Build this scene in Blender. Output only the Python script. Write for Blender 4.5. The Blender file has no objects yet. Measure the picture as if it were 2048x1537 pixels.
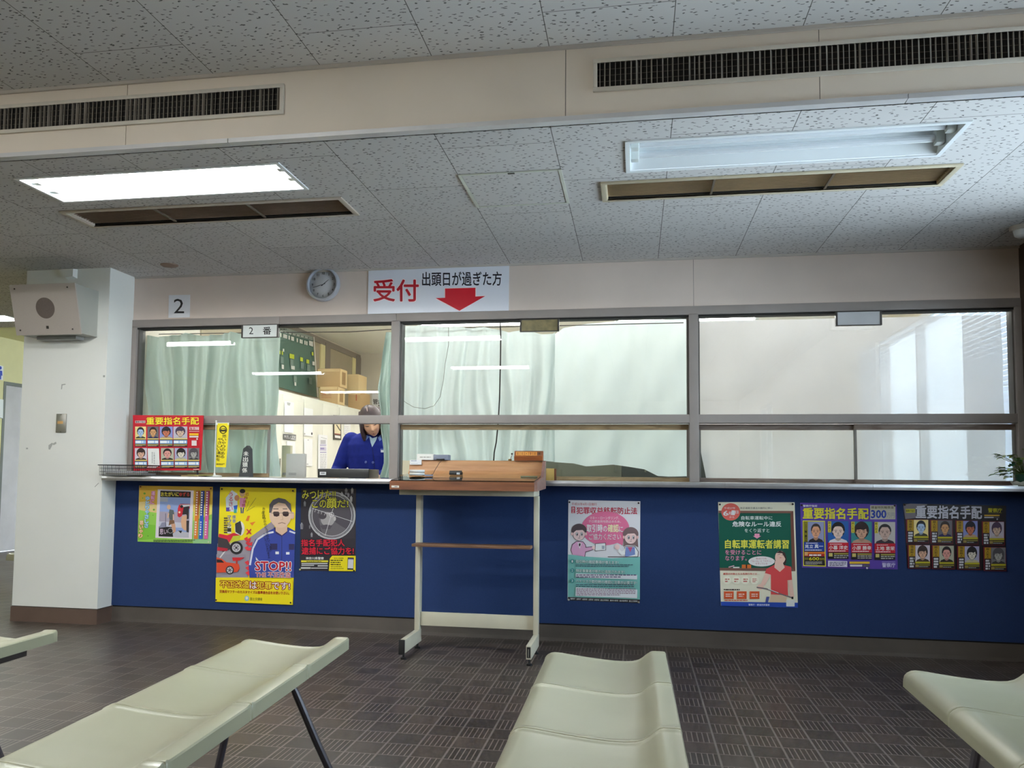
import bpy, bmesh, math, random
from mathutils import Vector, Matrix, bvhtree
random.seed(7)
PI = math.pi
SC = bpy.context.scene
COL = SC.collection
# ---------------------------------------------------------------- camera, sky, exposure
F, CX, CY, CAMZ = 1730.135, 947.448, 834.589, 0.9656
FWD, RGT, DWN = None, None, None
def _rot(ax, ay, az):
    return Matrix.Rotation(Vector((ax, ay, az)).length, 3, Vector((ax, ay, az)).normalized())
_R = _rot(-0.068320994, 0.184560983, 0.0040690091) @ Matrix(((1, 0, 0), (0, 0, -1), (0, 1, 0)))
RGT, DWN, FWD = Vector(_R[0]), Vector(_R[1]), Vector(_R[2])
cam_d = bpy.data.cameras.new('camera'); cam = bpy.data.objects.new('camera', cam_d); COL.objects.link(cam)
up = -DWN; bk = -FWD
cam.matrix_world = Matrix(((RGT.x, up.x, bk.x, 0), (RGT.y, up.y, bk.y, 0), (RGT.z, up.z, bk.z, CAMZ), (0, 0, 0, 1)))
cam_d.sensor_fit = 'HORIZONTAL'; cam_d.sensor_width = 36.0; cam_d.lens = F / 2048 * 36
cam_d.shift_x = (1024 - CX) / 2048; cam_d.shift_y = (CY - 768.5) / 2048
cam_d.clip_start = 0.05; cam_d.clip_end = 200
SC.camera = cam
W = bpy.data.worlds.new('sky'); SC.world = W; W.use_nodes = True
W.node_tree.nodes['Background'].inputs[0].default_value = (0.72, 0.85, 1.0, 1)
W.node_tree.nodes['Background'].inputs[1].default_value = 4.3
SC.view_settings.view_transform = 'Standard'; SC.view_settings.look = 'None'
SC.view_settings.exposure = 1.9
SC.view_settings.gamma = 1.0; SC.view_settings.use_curve_mapping = False
SC.cycles.max_bounces = 10; SC.cycles.diffuse_bounces = 6; SC.cycles.glossy_bounces = 4
SC.cycles.transmission_bounces = 8; SC.cycles.transparent_max_bounces = 16
SC.cycles.caustics_reflective = False; SC.cycles.caustics_refractive = False
SC.cycles.sample_clamp_indirect = 6.0
E_TUBE = 27.0          # waiting room tubes
E_OFF = 12.0           # office tubes

# a pixel of the photograph turned into a point on a known plane of the room
def ray(px, py):
    return RGT * ((px - CX) / F) + DWN * ((py - CY) / F) + FWD
def at(px, py, Y):
    d = ray(px, py); t = Y / d.y; return Vector((d.x * t, Y, CAMZ + d.z * t))
def onz(px, py, z):
    d = ray(px, py); t = (z - CAMZ) / d.z; return Vector((d.x * t, d.y * t, z))
def onx(px, py, X):
    d = ray(px, py); t = X / d.x; return Vector((X, d.y * t, CAMZ + d.z * t))

# ---------------------------------------------------------------- materials
_M = {}
def lin(c):
    return tuple(((x / 255) / 12.92 if x / 255 <= 0.04045 else ((x / 255 + 0.055) / 1.055) ** 2.4) for x in c)
def newmat(name):
    m = bpy.data.materials.new(name); m.use_nodes = True
    nt = m.node_tree; return m, nt, nt.nodes['Principled BSDF']
def nd(nt, t, **kw):
    n = nt.nodes.new(t)
    for k, v in kw.items(): setattr(n, k, v)
    return n
def mat(name, rgb, rough=0.6, metal=0.0, var=0.06, scale=6.0, bump=0.0, bscale=60.0, spec=0.5, emit=0.0):
    """procedural principled material; rgb is an sRGB triple of the thing's own colour"""
    key = name
    if key in _M: return _M[key]
    m, nt, b = newmat(name); c = lin(rgb)
    b.inputs['Roughness'].default_value = rough; b.inputs['Metallic'].default_value = metal
    b.inputs['Specular IOR Level'].default_value = spec
    if var > 0:
        tc = nd(nt, 'ShaderNodeTexCoord'); no = nd(nt, 'ShaderNodeTexNoise')
        no.inputs['Scale'].default_value = scale; no.inputs['Detail'].default_value = 5
        nt.links.new(tc.outputs['Object'], no.inputs['Vector'])
        cr = nd(nt, 'ShaderNodeValToRGB')
        cr.color_ramp.elements[0].position = 0.3; cr.color_ramp.elements[1].position = 0.7
        cr.color_ramp.elements[0].color = tuple(x * (1 - var) for x in c) + (1,)
        cr.color_ramp.elements[1].color = tuple(min(1, x * (1 + var)) for x in c) + (1,)
        nt.links.new(no.outputs['Fac'], cr.inputs['Fac']); nt.links.new(cr.outputs['Color'], b.inputs['Base Color'])
        if bump > 0:
            n2 = nd(nt, 'ShaderNodeTexNoise'); n2.inputs['Scale'].default_value = bscale
            nt.links.new(tc.outputs['Object'], n2.inputs['Vector'])
            bp = nd(nt, 'ShaderNodeBump'); bp.inputs['Strength'].default_value = bump; bp.inputs['Distance'].default_value = 0.002
            nt.links.new(n2.outputs['Fac'], bp.inputs['Height']); nt.links.new(bp.outputs['Normal'], b.inputs['Normal'])
    else:
        b.inputs['Base Color'].default_value = c + (1,)
    if emit > 0:
        b.inputs['Emission Color'].default_value = c + (1,); b.inputs['Emission Strength'].default_value = emit
    _M[key] = m; return m
def ink(rgb):
    """printing ink / plain colour on paper"""
    return mat('ink_%d_%d_%d' % tuple(rgb), rgb, rough=0.45, var=0.0, spec=0.35)
def math_node(nt, op, a, b=None, c=None):
    n = nd(nt, 'ShaderNodeMath', operation=op)
    for i, v in enumerate((a, b, c)):
        if v is None: continue
        if isinstance(v, (int, float)): n.inputs[i].default_value = v
        else: nt.links.new(v, n.inputs[i])
    return n.outputs[0]
def mixc(nt, fac, a, b):
    n = nd(nt, 'ShaderNodeMix', data_type='RGBA')
    for sock, v in ((0, fac), (6, a), (7, b)):
        if isinstance(v, (int, float)): n.inputs[sock].default_value = v
        elif isinstance(v, tuple): n.inputs[sock].default_value = v + (1,)
        else: nt.links.new(v, n.inputs[sock])
    return n.outputs[2]

def mat_ceiling():
    m, nt, b = newmat('ceiling_board')
    g = nd(nt, 'ShaderNodeNewGeometry'); sp = nd(nt, 'ShaderNodeSeparateXYZ'); nt.links.new(g.outputs['Position'], sp.inputs[0])
    yy = math_node(nt, 'SUBTRACT', sp.outputs['Y'], 3.803); xx = math_node(nt, 'SUBTRACT', sp.outputs['X'], 0.138)
    cb = nd(nt, 'ShaderNodeCombineXYZ'); nt.links.new(yy, cb.inputs[0]); nt.links.new(xx, cb.inputs[1])
    br = nd(nt, 'ShaderNodeTexBrick'); nt.links.new(cb.outputs[0], br.inputs['Vector'])
    br.inputs['Scale'].default_value = 1; br.inputs['Mortar Size'].default_value = 0.0016; br.inputs['Mortar Smooth'].default_value = 0
    br.inputs['Brick Width'].default_value = 0.906; br.inputs['Row Height'].default_value = 0.4525
    br.inputs['Color1'].default_value = (0.93, 0.93, 0.93, 1); br.inputs['Color2'].default_value = (1, 1, 1, 1)
    br.inputs['Mortar'].default_value = (0.22, 0.21, 0.2, 1)
    # worm-hole specks
    wn = nd(nt, 'ShaderNodeTexNoise'); wn.inputs['Scale'].default_value = 55; wn.inputs['Detail'].default_value = 1
    nt.links.new(g.outputs['Position'], wn.inputs['Vector'])
    off = nd(nt, 'ShaderNodeVectorMath', operation='MULTIPLY_ADD')
    nt.links.new(wn.outputs['Color'], off.inputs[0]); off.inputs[1].default_value = (0.018, 0.018, 0); nt.links.new(g.outputs['Position'], off.inputs[2])
    mp = nd(nt, 'ShaderNodeMapping'); nt.links.new(off.outputs[0], mp.inputs['Vector'])
    mp.inputs['Rotation'].default_value = (0, 0, 0.5); mp.inputs['Scale'].default_value = (26, 60, 1)
    vo = nd(nt, 'ShaderNodeTexVoronoi', voronoi_dimensions='2D'); vo.inputs['Scale'].default_value = 1
    nt.links.new(mp.outputs[0], vo.inputs['Vector'])
    d = math_node(nt, 'LESS_THAN', vo.outputs['Distance'], 0.16)
    sel = nd(nt, 'ShaderNodeSeparateColor'); nt.links.new(vo.outputs['Color'], sel.inputs[0])
    speck = math_node(nt, 'MULTIPLY', d, math_node(nt, 'GREATER_THAN', sel.outputs[0], 0.35))
    no = nd(nt, 'ShaderNodeTexNoise'); no.inputs['Scale'].default_value = 0.9; no.inputs['Detail'].default_value = 4
    nt.links.new(g.outputs['Position'], no.inputs['Vector'])
    base = mixc(nt, no.outputs['Fac'], lin((204, 200, 198)), lin((220, 217, 215)))
    mul = nd(nt, 'ShaderNodeMix', data_type='RGBA', blend_type='MULTIPLY'); mul.inputs[0].default_value = 1
    nt.links.new(base, mul.inputs[6]); nt.links.new(br.outputs['Color'], mul.inputs[7])
    col = mixc(nt, math_node(nt, 'MULTIPLY', speck, 0.85), mul.outputs[2], (0.06, 0.055, 0.05))
    nt.links.new(col, b.inputs['Base Color']); b.inputs['Roughness'].default_value = 0.9; b.inputs['Specular IOR Level'].default_value = 0.2
    return m

def mat_floor():
    m, nt, b = newmat('quarry_tile')
    g = nd(nt, 'ShaderNodeNewGeometry'); sp = nd(nt, 'ShaderNodeSeparateXYZ'); nt.links.new(g.outputs['Position'], sp.inputs[0])
    PX, PY = 0.1167, 0.1278
    ux = math_node(nt, 'DIVIDE', math_node(nt, 'SUBTRACT', sp.outputs['X'], 0.284), PX)
    uy = math_node(nt, 'DIVIDE', math_node(nt, 'SUBTRACT', sp.outputs['Y'], 3.976), PY)
    ix = math_node(nt, 'FLOOR', ux); iy = math_node(nt, 'FLOOR', uy)
    fx = math_node(nt, 'SUBTRACT', ux, ix); fy = math_node(nt, 'SUBTRACT', uy, iy)
    par = math_node(nt, 'MODULO', math_node(nt, 'ADD', math_node(nt, 'ADD', ix, iy), 4000.0), 2.0)
    barsT = math_node(nt, 'LESS_THAN', par, 0.5)          # tile with broad bars along the depth
    def edge(f, w):                                        # 1 near a tile edge
        return math_node(nt, 'LESS_THAN', math_node(nt, 'MINIMUM', f, math_node(nt, 'SUBTRACT', 1.0, f)), w)
    gx = edge(fx, 0.032); gy = edge(fy, 0.022)
    grout = math_node(nt, 'MAXIMUM', gx, gy)
    def groove(f, n, w):
        s = math_node(nt, 'FRACT', math_node(nt, 'MULTIPLY', f, float(n)))
        return math_node(nt, 'LESS_THAN', math_node(nt, 'MINIMUM', s, math_node(nt, 'SUBTRACT', 1.0, s)), w)
    gA = math_node(nt, 'MULTIPLY', groove(fx, 6, 0.085), barsT)
    gB = math_node(nt, 'MULTIPLY', groove(fy, 8, 0.10), math_node(nt, 'SUBTRACT', 1.0, barsT))
    cid = nd(nt, 'ShaderNodeCombineXYZ'); nt.links.new(ix, cid.inputs[0]); nt.links.new(iy, cid.inputs[1])
    wn = nd(nt, 'ShaderNodeTexWhiteNoise', noise_dimensions='2D'); nt.links.new(cid.outputs[0], wn.inputs['Vector'])
    no = nd(nt, 'ShaderNodeTexNoise'); no.inputs['Scale'].default_value = 1.3; no.inputs['Detail'].default_value = 5
    nt.links.new(g.outputs['Position'], no.inputs['Vector'])
    c1 = mixc(nt, wn.outputs['Value'], lin((46, 37, 33)), lin((68, 54, 47)))
    c2 = mixc(nt, math_node(nt, 'MULTIPLY', no.outputs['Fac'], 0.5), c1, lin((74, 64, 55)))
    c3 = mixc(nt, math_node(nt, 'MULTIPLY', gB, 0.35), c2, lin((112, 100, 92)))
    c4 = mixc(nt, math_node(nt, 'MULTIPLY', gA, 0.85), c3, lin((134, 122, 112)))
    c5 = mixc(nt, math_node(nt, 'MULTIPLY', grout, 0.9), c4, lin((118, 108, 100)))
    nt.links.new(c5, b.inputs['Base Color'])
    hgt = math_node(nt, 'SUBTRACT', 1.0, math_node(nt, 'MAXIMUM', grout, math_node(nt, 'MAXIMUM', gA, gB)))
    bp = nd(nt, 'ShaderNodeBump'); bp.inputs['Strength'].default_value = 0.35; bp.inputs['Distance'].default_value = 0.0012
    nt.links.new(hgt, bp.inputs['Height']); nt.links.new(bp.outputs['Normal'], b.inputs['Normal'])
    r = math_node(nt, 'MULTIPLY_ADD', no.outputs['Fac'], 0.25, 0.25)
    nt.links.new(r, b.inputs['Roughness']); b.inputs['Specular IOR Level'].default_value = 0.45
    return m

def mat_glass(name='glass', tint=(0.97, 0.985, 0.98), boost=1.0):
    m = bpy.data.materials.new(name); m.use_nodes = True; nt = m.node_tree
    nt.nodes.remove(nt.nodes['Principled BSDF']); out = nt.nodes['Material Output']
    tr = nd(nt, 'ShaderNodeBsdfTransparent'); tr.inputs[0].default_value = tint + (1,)
    gl = nd(nt, 'ShaderNodeBsdfGlossy'); gl.inputs['Roughness'].default_value = 0.0; gl.inputs[0].default_value = (1, 1, 1, 1)
    fr = nd(nt, 'ShaderNodeFresnel'); fr.inputs['IOR'].default_value = 1.5
    mx = nd(nt, 'ShaderNodeMixShader')
    nt.links.new(math_node(nt, 'MULTIPLY', fr.outputs[0], boost), mx.inputs[0])
    nt.links.new(tr.outputs[0], mx.inputs[1]); nt.links.new(gl.outputs[0], mx.inputs[2])
    nt.links.new(mx.outputs[0], out.inputs[0]); return m

def mat_cloth(name, rgb, trans=0.5, clear=0.0, weave=True):
    """thin cloth: diffuse + translucent (+ see-through for gauze)"""
    m = bpy.data.materials.new(name); m.use_nodes = True; nt = m.node_tree
    nt.nodes.remove(nt.nodes['Principled BSDF']); out = nt.nodes['Material Output']
    tc = nd(nt, 'ShaderNodeTexCoord'); no = nd(nt, 'ShaderNodeTexNoise'); no.inputs['Scale'].default_value = 3; no.inputs['Detail'].default_value = 6
    nt.links.new(tc.outputs['Object'], no.inputs['Vector'])
    c = lin(rgb)
    col = mixc(nt, no.outputs['Fac'], tuple(x * 0.9 for x in c), tuple(min(1, x * 1.08) for x in c))
    df = nd(nt, 'ShaderNodeBsdfDiffuse'); tl = nd(nt, 'ShaderNodeBsdfTranslucent')
    nt.links.new(col, df.inputs[0]); nt.links.new(col, tl.inputs[0])
    mx = nd(nt, 'ShaderNodeMixShader'); mx.inputs[0].default_value = trans
    nt.links.new(df.outputs[0], mx.inputs[1]); nt.links.new(tl.outputs[0], mx.inputs[2])
    last = mx.outputs[0]
    if clear > 0:
        tr = nd(nt, 'ShaderNodeBsdfTransparent'); m2 = nd(nt, 'ShaderNodeMixShader'); m2.inputs[0].default_value = clear
        nt.links.new(last, m2.inputs[1]); nt.links.new(tr.outputs[0], m2.inputs[2]); last = m2.outputs[0]
    nt.links.new(last, out.inputs[0]); return m

def mat_emit(name, rgb, s):
    m = bpy.data.materials.new(name); m.use_nodes = True; nt = m.node_tree
    nt.nodes.remove(nt.nodes['Principled BSDF']); out = nt.nodes['Material Output']
    e = nd(nt, 'ShaderNodeEmission'); e.inputs[0].default_value = rgb + (1,); e.inputs[1].default_value = s
    nt.links.new(e.outputs[0], out.inputs[0]); return m

def mat_wood(name, a, b_, scale=3.0, stretch=(1, 14, 14), rough=0.45):
    m, nt, b = newmat(name)
    tc = nd(nt, 'ShaderNodeTexCoord'); mp = nd(nt, 'ShaderNodeMapping'); mp.inputs['Scale'].default_value = stretch
    nt.links.new(tc.outputs['Object'], mp.inputs['Vector'])
    no = nd(nt, 'ShaderNodeTexNoise'); no.inputs['Scale'].default_value = scale; no.inputs['Detail'].default_value = 7; no.inputs['Distortion'].default_value = 0.8
    nt.links.new(mp.outputs[0], no.inputs['Vector'])
    cr = nd(nt, 'ShaderNodeValToRGB'); cr.color_ramp.elements[0].position = 0.32; cr.color_ramp.elements[1].position = 0.68
    cr.color_ramp.elements[0].color = lin(a) + (1,); cr.color_ramp.elements[1].color = lin(b_) + (1,)
    nt.links.new(no.outputs['Fac'], cr.inputs['Fac']); nt.links.new(cr.outputs['Color'], b.inputs['Base Color'])
    b.inputs['Roughness'].default_value = rough; return m

# ---------------------------------------------------------------- mesh collector
class MB:
    def __init__(s): s.v = []; s.f = []; s.mi = []; s.sm = []; s.mats = []
    def _m(s, m):
        if m not in s.mats: s.mats.append(m)
        return s.mats.index(m)
    def add(s, vs, fs, m, smooth=False):
        o = len(s.v); k = s._m(m); s.v += [tuple(v) for v in vs]
        for f in fs: s.f.append(tuple(i + o for i in f)); s.mi.append(k); s.sm.append(smooth)
    def box(s, x0, x1, y0, y1, z0, z1, m, bev=0.0):
        if x1 < x0: x0, x1 = x1, x0
        if y1 < y0: y0, y1 = y1, y0
        if z1 < z0: z0, z1 = z1, z0
        if bev <= 0:
            vs = [(x, y, z) for x in (x0, x1) for y in (y0, y1) for z in (z0, z1)]
            s.add(vs, [(0, 1, 3, 2), (4, 6, 7, 5), (0, 4, 5, 1), (2, 3, 7, 6), (0, 2, 6, 4), (1, 5, 7, 3)], m)
        else:
            bm = bmesh.new(); bmesh.ops.create_cube(bm, size=1)
            for v in bm.verts: v.co = Vector(((x0 + x1) / 2 + v.co.x * (x1 - x0), (y0 + y1) / 2 + v.co.y * (y1 - y0), (z0 + z1) / 2 + v.co.z * (z1 - z0)))
            bmesh.ops.bevel(bm, geom=list(bm.edges), offset=min(bev, 0.45 * min(x1 - x0, y1 - y0, z1 - z0)), segments=2, profile=0.6, affect='EDGES')
            s.bm(bm, m, True)
    def bm(s, bm, m, smooth=False):
        bm.verts.index_update(); s.add([v.co[:] for v in bm.verts], [[v.index for v in f.verts] for f in bm.faces], m, smooth); bm.free()
    def tube(s, pts, r, m, n=8, cap=True, r2=None):
        pts = [Vector(p) for p in pts]; vs = []; fs = []; prev = None
        for i, p in enumerate(pts):
            d = (pts[min(i + 1, len(pts) - 1)] - pts[max(i - 1, 0)]).normalized()
            a = Vector((0, 0, 1)) if abs(d.z) < 0.9 else Vector((1, 0, 0))
            if prev is not None: a = prev
            u = d.cross(a).normalized(); w = u.cross(d).normalized(); prev = w
            rr = r if r2 is None else r + (r2 - r) * i / (len(pts) - 1)
            for k in range(n):
                t = 2 * PI * k / n; vs.append(p + u * (rr * math.cos(t)) + w * (rr * math.sin(t)))
        for i in range(len(pts) - 1):
            for k in range(n): fs.append((i * n + k, i * n + (k + 1) % n, (i + 1) * n + (k + 1) % n, (i + 1) * n + k))
        if cap: fs.append(tuple(range(n))[::-1]); fs.append(tuple((len(pts) - 1) * n + k for k in range(n)))
        s.add(vs, fs, m, True)
    def lathe(s, prof, m, c=(0, 0, 0), n=24, axis='Z', smooth=True):
        vs = []; fs = []
        for r, h in prof:
            for k in range(n):
                t = 2 * PI * k / n; a, b = r * math.cos(t), r * math.sin(t)
                p = (a, b, h) if axis == 'Z' else ((a, -h, b) if axis == 'Y' else (h, a, b))
                vs.append((p[0] + c[0], p[1] + c[1], p[2] + c[2]))
        for i in range(len(prof) - 1):
            for k in range(n): fs.append((i * n + k, i * n + (k + 1) % n, (i + 1) * n + (k + 1) % n, (i + 1) * n + k))
        if prof[0][0] > 1e-6: fs.append(tuple(range(n))[::-1])
        if prof[-1][0] > 1e-6: fs.append(tuple((len(prof) - 1) * n + k for k in range(n)))
        s.add(vs, fs, m, smooth)
    def extrude(s, prof, x0, x1, m, axis='X', smooth=False, closed=True):
        """profile of 2-D points swept along an axis; X: (y,z)  Y: (x,z)  Z: (x,y)"""
        vs = []
        for t in (x0, x1):
            for a, b in prof: vs.append((t, a, b) if axis == 'X' else ((a, t, b) if axis == 'Y' else (a, b, t)))
        n = len(prof); fs = [(k, (k + 1) % n, n + (k + 1) % n, n + k) for k in range(n if closed else n - 1)]
        s.add(vs, fs, m, smooth)
        if closed: s.add(vs, [tuple(range(n))[::-1], tuple(range(n, 2 * n))], m)
    def sphere(s, c, r, m, n=12, k=8, sc=(1, 1, 1)):
        vs = []; fs = []
        for i in range(k + 1):
            ph = PI * i / k
            for j in range(n):
                t = 2 * PI * j / n
                vs.append((c[0] + r * sc[0] * math.sin(ph) * math.cos(t), c[1] + r * sc[1] * math.sin(ph) * math.sin(t), c[2] + r * sc[2] * math.cos(ph)))
        for i in range(k):
            for j in range(n): fs.append((i * n + j, i * n + (j + 1) % n, (i + 1) * n + (j + 1) % n, (i + 1) * n + j))
        s.add(vs, fs, m, True)
    def grid(s, fn, nu, nv, m, smooth=True):
        vs = [fn(i / nu, j / nv) for j in range(nv + 1) for i in range(nu + 1)]
        fs = [(j * (nu + 1) + i, j * (nu + 1) + i + 1, (j + 1) * (nu + 1) + i + 1, (j + 1) * (nu + 1) + i) for j in range(nv) for i in range(nu)]
        s.add(vs, fs, m, smooth)
    def build(s, name, parent=None, loc=None, fix=True):
        """one mesh object; loc = the object's origin in the world (vertices are given in world space)"""
        me = bpy.data.meshes.new(name)
        o = Vector(loc) if loc is not None else Vector((0, 0, 0))
        me.from_pydata([tuple(Vector(v) - o) for v in s.v], [], s.f)
        for m in s.mats: me.materials.append(m)
        me.polygons.foreach_set('material_index', s.mi); me.polygons.foreach_set('use_smooth', s.sm)
        if fix:
            bm = bmesh.new(); bm.from_mesh(me); bmesh.ops.remove_doubles(bm, verts=bm.verts, dist=1e-6)
            bmesh.ops.recalc_face_normals(bm, faces=bm.faces)
            for e in bm.edges:
                if len(e.link_faces) == 2 and e.calc_face_angle(0) > .62: e.smooth = False
            bm.to_mesh(me); bm.free()
        me.update()
        ob = bpy.data.objects.new(name, me); COL.objects.link(ob); ob.location = o
        if parent is not None:
            root = parent
            off = Vector((0, 0, 0))
            while root is not None: off += root.location; root = root.parent
            ob.parent = parent; ob.location = o - off
        return ob

def tag(o, label, cat, group=None, kind=None):
    o['label'] = label; o['category'] = cat
    if group: o['group'] = group
    if kind: o['kind'] = kind
    return o
def thing(name, label, cat, loc, group=None):
    o = bpy.data.objects.new(name, None); o.empty_display_size = 0.1; COL.objects.link(o); o.location = loc
    return tag(o, label, cat, group)
def struct(o): o['kind'] = 'structure'; return o
def plabel(o, t): o['label'] = t; return o
def copy_tree(o, parent=None):
    c = o.copy(); COL.objects.link(c)
    if parent is not None: c.parent = parent
    for ch in list(o.children): copy_tree(ch, c)
    return c

# ---------------------------------------------------------------- lettering and print
_G = {}
def glyphs(s, bold=0.0):
    k = (s, bold)
    if k not in _G:
        c = bpy.data.curves.new('t', 'FONT'); c.body = s; c.size = 1; c.offset = bold; c.resolution_u = 2
        o = bpy.data.objects.new('t', c); me = bpy.data.meshes.new_from_object(o)
        vs = [(v.co.x, v.co.y) for v in me.vertices]; fs = [tuple(p.vertices) for p in me.polygons]
        bpy.data.objects.remove(o); bpy.data.meshes.remove(me); bpy.data.curves.remove(c)
        if not vs: vs = [(0, 0)]
        xs = [v[0] for v in vs]; ys = [v[1] for v in vs]
        _G[k] = (vs, fs, (min(xs), min(ys), max(xs), max(ys)))
    return _G[k]
class Print:
    """flat printed sheet: shapes are given in the pixels of a magnified view (origin ox,oy and magnification sc)
    and land on the plane Y (or X) of the sheet, each layer a hair in front of the one below"""
    def __init__(s, ox, oy, sc, Y, axis='Y', eps=0.00004, fn=None):
        s.o = (ox, oy, sc); s.Y = Y; s.axis = axis; s.mb = MB(); s.k = 0; s.eps = eps; s.fn = fn
    def P(s, x, y):
        if s.fn: p = s.fn(x, y, s.k * s.eps); return p
        px, py = s.o[0] + x / s.o[2], s.o[1] + y / s.o[2]
        if s.axis == 'Y': p = at(px, py, s.Y); p.y -= s.k * s.eps
        else: p = onx(px, py, s.Y); p.x += s.k * s.eps
        return p
    def poly(s, pts, c, keep=False):
        if not keep: s.k += 1
        m = c if not isinstance(c, tuple) else ink(c)
        s.mb.add([s.P(*p) for p in pts], [tuple(range(len(pts)))], m)
    def rect(s, x0, y0, x1, y1, c): s.poly([(x0, y0), (x1, y0), (x1, y1), (x0, y1)], c)
    def ell(s, cx, cy, rx, ry, c, n=20, a0=0, a1=360):
        s.poly([(cx + rx * math.cos(math.radians(a0 + (a1 - a0) * k / n)), cy + ry * math.sin(math.radians(a0 + (a1 - a0) * k / n))) for k in range(n + (a1 - a0 < 360))], c)
    def ring(s, cx, cy, r, w, c, n=32, ry=None):
        s.k += 1; ry = ry or r; m = ink(c); vs = []
        for k in range(n):
            t = 2 * PI * k / n; vs += [s.P(cx + r * math.cos(t), cy + ry * math.sin(t)), s.P(cx + (r - w) * math.cos(t), cy + (ry - w) * math.sin(t))]
        s.mb.add(vs, [(2 * k, 2 * ((k + 1) % n), 2 * ((k + 1) % n) + 1, 2 * k + 1) for k in range(n)], m)
    def line(s, pts, w, c):
        s.k += 1; m = ink(c)
        for (x0, y0), (x1, y1) in zip(pts, pts[1:]):
            L = math.hypot(x1 - x0, y1 - y0) or 1; nx, ny = -(y1 - y0) / L * w / 2, (x1 - x0) / L * w / 2
            s.mb.add([s.P(x0 + nx, y0 + ny), s.P(x1 + nx, y1 + ny), s.P(x1 - nx, y1 - ny), s.P(x0 - nx, y0 - ny)], [(0, 1, 2, 3)], m)
    def text(s, t, x0, y0, x1, y1, c, bold=0.012, skew=0.0, out=None, ow=0.05):
        """lettering fitted to the box; skew = how far the right end sits lower; out = outline colour"""
        vs, fs, (a, b, d, e) = glyphs(t, 0.0); w = (d - a) or 1; h = (e - b) or 1
        kx, ky = (x1 - x0) / w, (y1 - y0) / h
        def put(col, r):
            m = ink(col)
            for dx, dy in ([(0, 0)] if r < .008 else [(r, 0), (-r, 0), (0, r), (0, -r)] + ([(.7 * r, .7 * r), (-.7 * r, .7 * r), (.7 * r, -.7 * r), (-.7 * r, -.7 * r)] if r > .02 else [])):
                s.k += .6
                s.mb.add([s.P(x0 + (x - a + dx) * kx, y1 - (y - b + dy) * ky + skew * (x - a) / w) for x, y in vs], fs, m)
        if out is not None: put(out, bold + ow * .7)
        put(c, bold * .8)
    def vtext(s, t, cx, y0, y1, w, c, bold=0.012, lean=0.0, out=None, ow=0.06):
        n = len(t); h = (y1 - y0) / n
        for pas in ((out, bold + ow), (c, bold)):
            if pas[0] is None: continue
            for i, ch in enumerate(t):
                if ch == ' ': continue
                q = cx + lean * (i + 0.5) / n; s.text(ch, q - w / 2, y0 + h * (i + 0.08), q + w / 2, y0 + h * (i + 0.92), pas[0], pas[1])
    def dashes(s, x0, y0, x1, y1, c, rows=3, duty=0.55, seed=1):
        """tiny unreadable lines of type"""
        rnd = random.Random(seed); h = (y1 - y0) / rows
        s.k += 1; m = ink(c)
        for r in range(rows):
            x = x0; e = x1 - (x1 - x0) * (rnd.random() * 0.3 if r == rows - 1 else 0)
            while x < e:
                w = min(e - x, (0.8 + rnd.random() * 1.6) * h); ya = y0 + r * h + h * (1 - duty) / 2; yb = ya + h * duty
                s.mb.add([s.P(x, ya), s.P(x + w, ya), s.P(x + w, yb), s.P(x, yb)], [(0, 1, 2, 3)], m); x += w + 0.3 * h
    def face(s, x0, y0, x1, y1, bg, skin, hair, cloth, style=0, shade=None):
        """small portrait photograph on a notice"""
        w, h = x1 - x0, y1 - y0; X = lambda u: x0 + u * w; Yv = lambda v: y0 + v * h
        s.rect(x0, y0, x1, y1, bg)
        s.poly([(X(.04), Yv(1)), (X(.1), Yv(.9)), (X(.32), Yv(.82)), (X(.68), Yv(.82)), (X(.9), Yv(.9)), (X(.97), Yv(1))], cloth)
        sd = shade or tuple(int(k * .8) for k in skin)
        s.poly([(X(.38), Yv(.68)), (X(.62), Yv(.68)), (X(.64), Yv(.86)), (X(.5), Yv(.93)), (X(.36), Yv(.86))], sd)
        # hair mass behind
        r = {0: (.33, .40), 1: (.36, .44), 2: (.40, .44), 3: (.31, .34)}[style]
        s.ell(X(.5), Yv(.40), r[0] * w, r[1] * h * .92, hair, 22)
        if style == 2: s.rect(X(.12), Yv(.4), X(.88), Yv(.72), hair)
        s.ell(X(.24), Yv(.5), .035 * w, .06 * h, sd, 8); s.ell(X(.76), Yv(.5), .035 * w, .06 * h, sd, 8)
        s.poly([(X(.27), Yv(.36)), (X(.36), Yv(.24)), (X(.64), Yv(.24)), (X(.73), Yv(.36)), (X(.745), Yv(.52)), (X(.70), Yv(.68)), (X(.60), Yv(.78)), (X(.5), Yv(.80)), (X(.40), Yv(.78)), (X(.30), Yv(.68)), (X(.255), Yv(.52))], skin)
        if style == 0: s.poly([(X(.24), Yv(.42)), (X(.22), Yv(.2)), (X(.5), Yv(.08)), (X(.78), Yv(.2)), (X(.76), Yv(.42)), (X(.70), Yv(.27)), (X(.5), Yv(.23)), (X(.30), Yv(.27))], hair)
        elif style in (1, 2): s.poly([(X(.22), Yv(.52)), (X(.18), Yv(.2)), (X(.5), Yv(.04)), (X(.82), Yv(.2)), (X(.78), Yv(.52)), (X(.72), Yv(.33)), (X(.60), Yv(.40)), (X(.45), Yv(.36)), (X(.33), Yv(.38)), (X(.27), Yv(.38))], hair)
        else: s.poly([(X(.25), Yv(.36)), (X(.26), Yv(.2)), (X(.5), Yv(.1)), (X(.74), Yv(.2)), (X(.75), Yv(.36)), (X(.66), Yv(.25)), (X(.5), Yv(.22)), (X(.34), Yv(.25))], hair)
        dk = tuple(int(k * .28) for k in skin)
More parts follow.
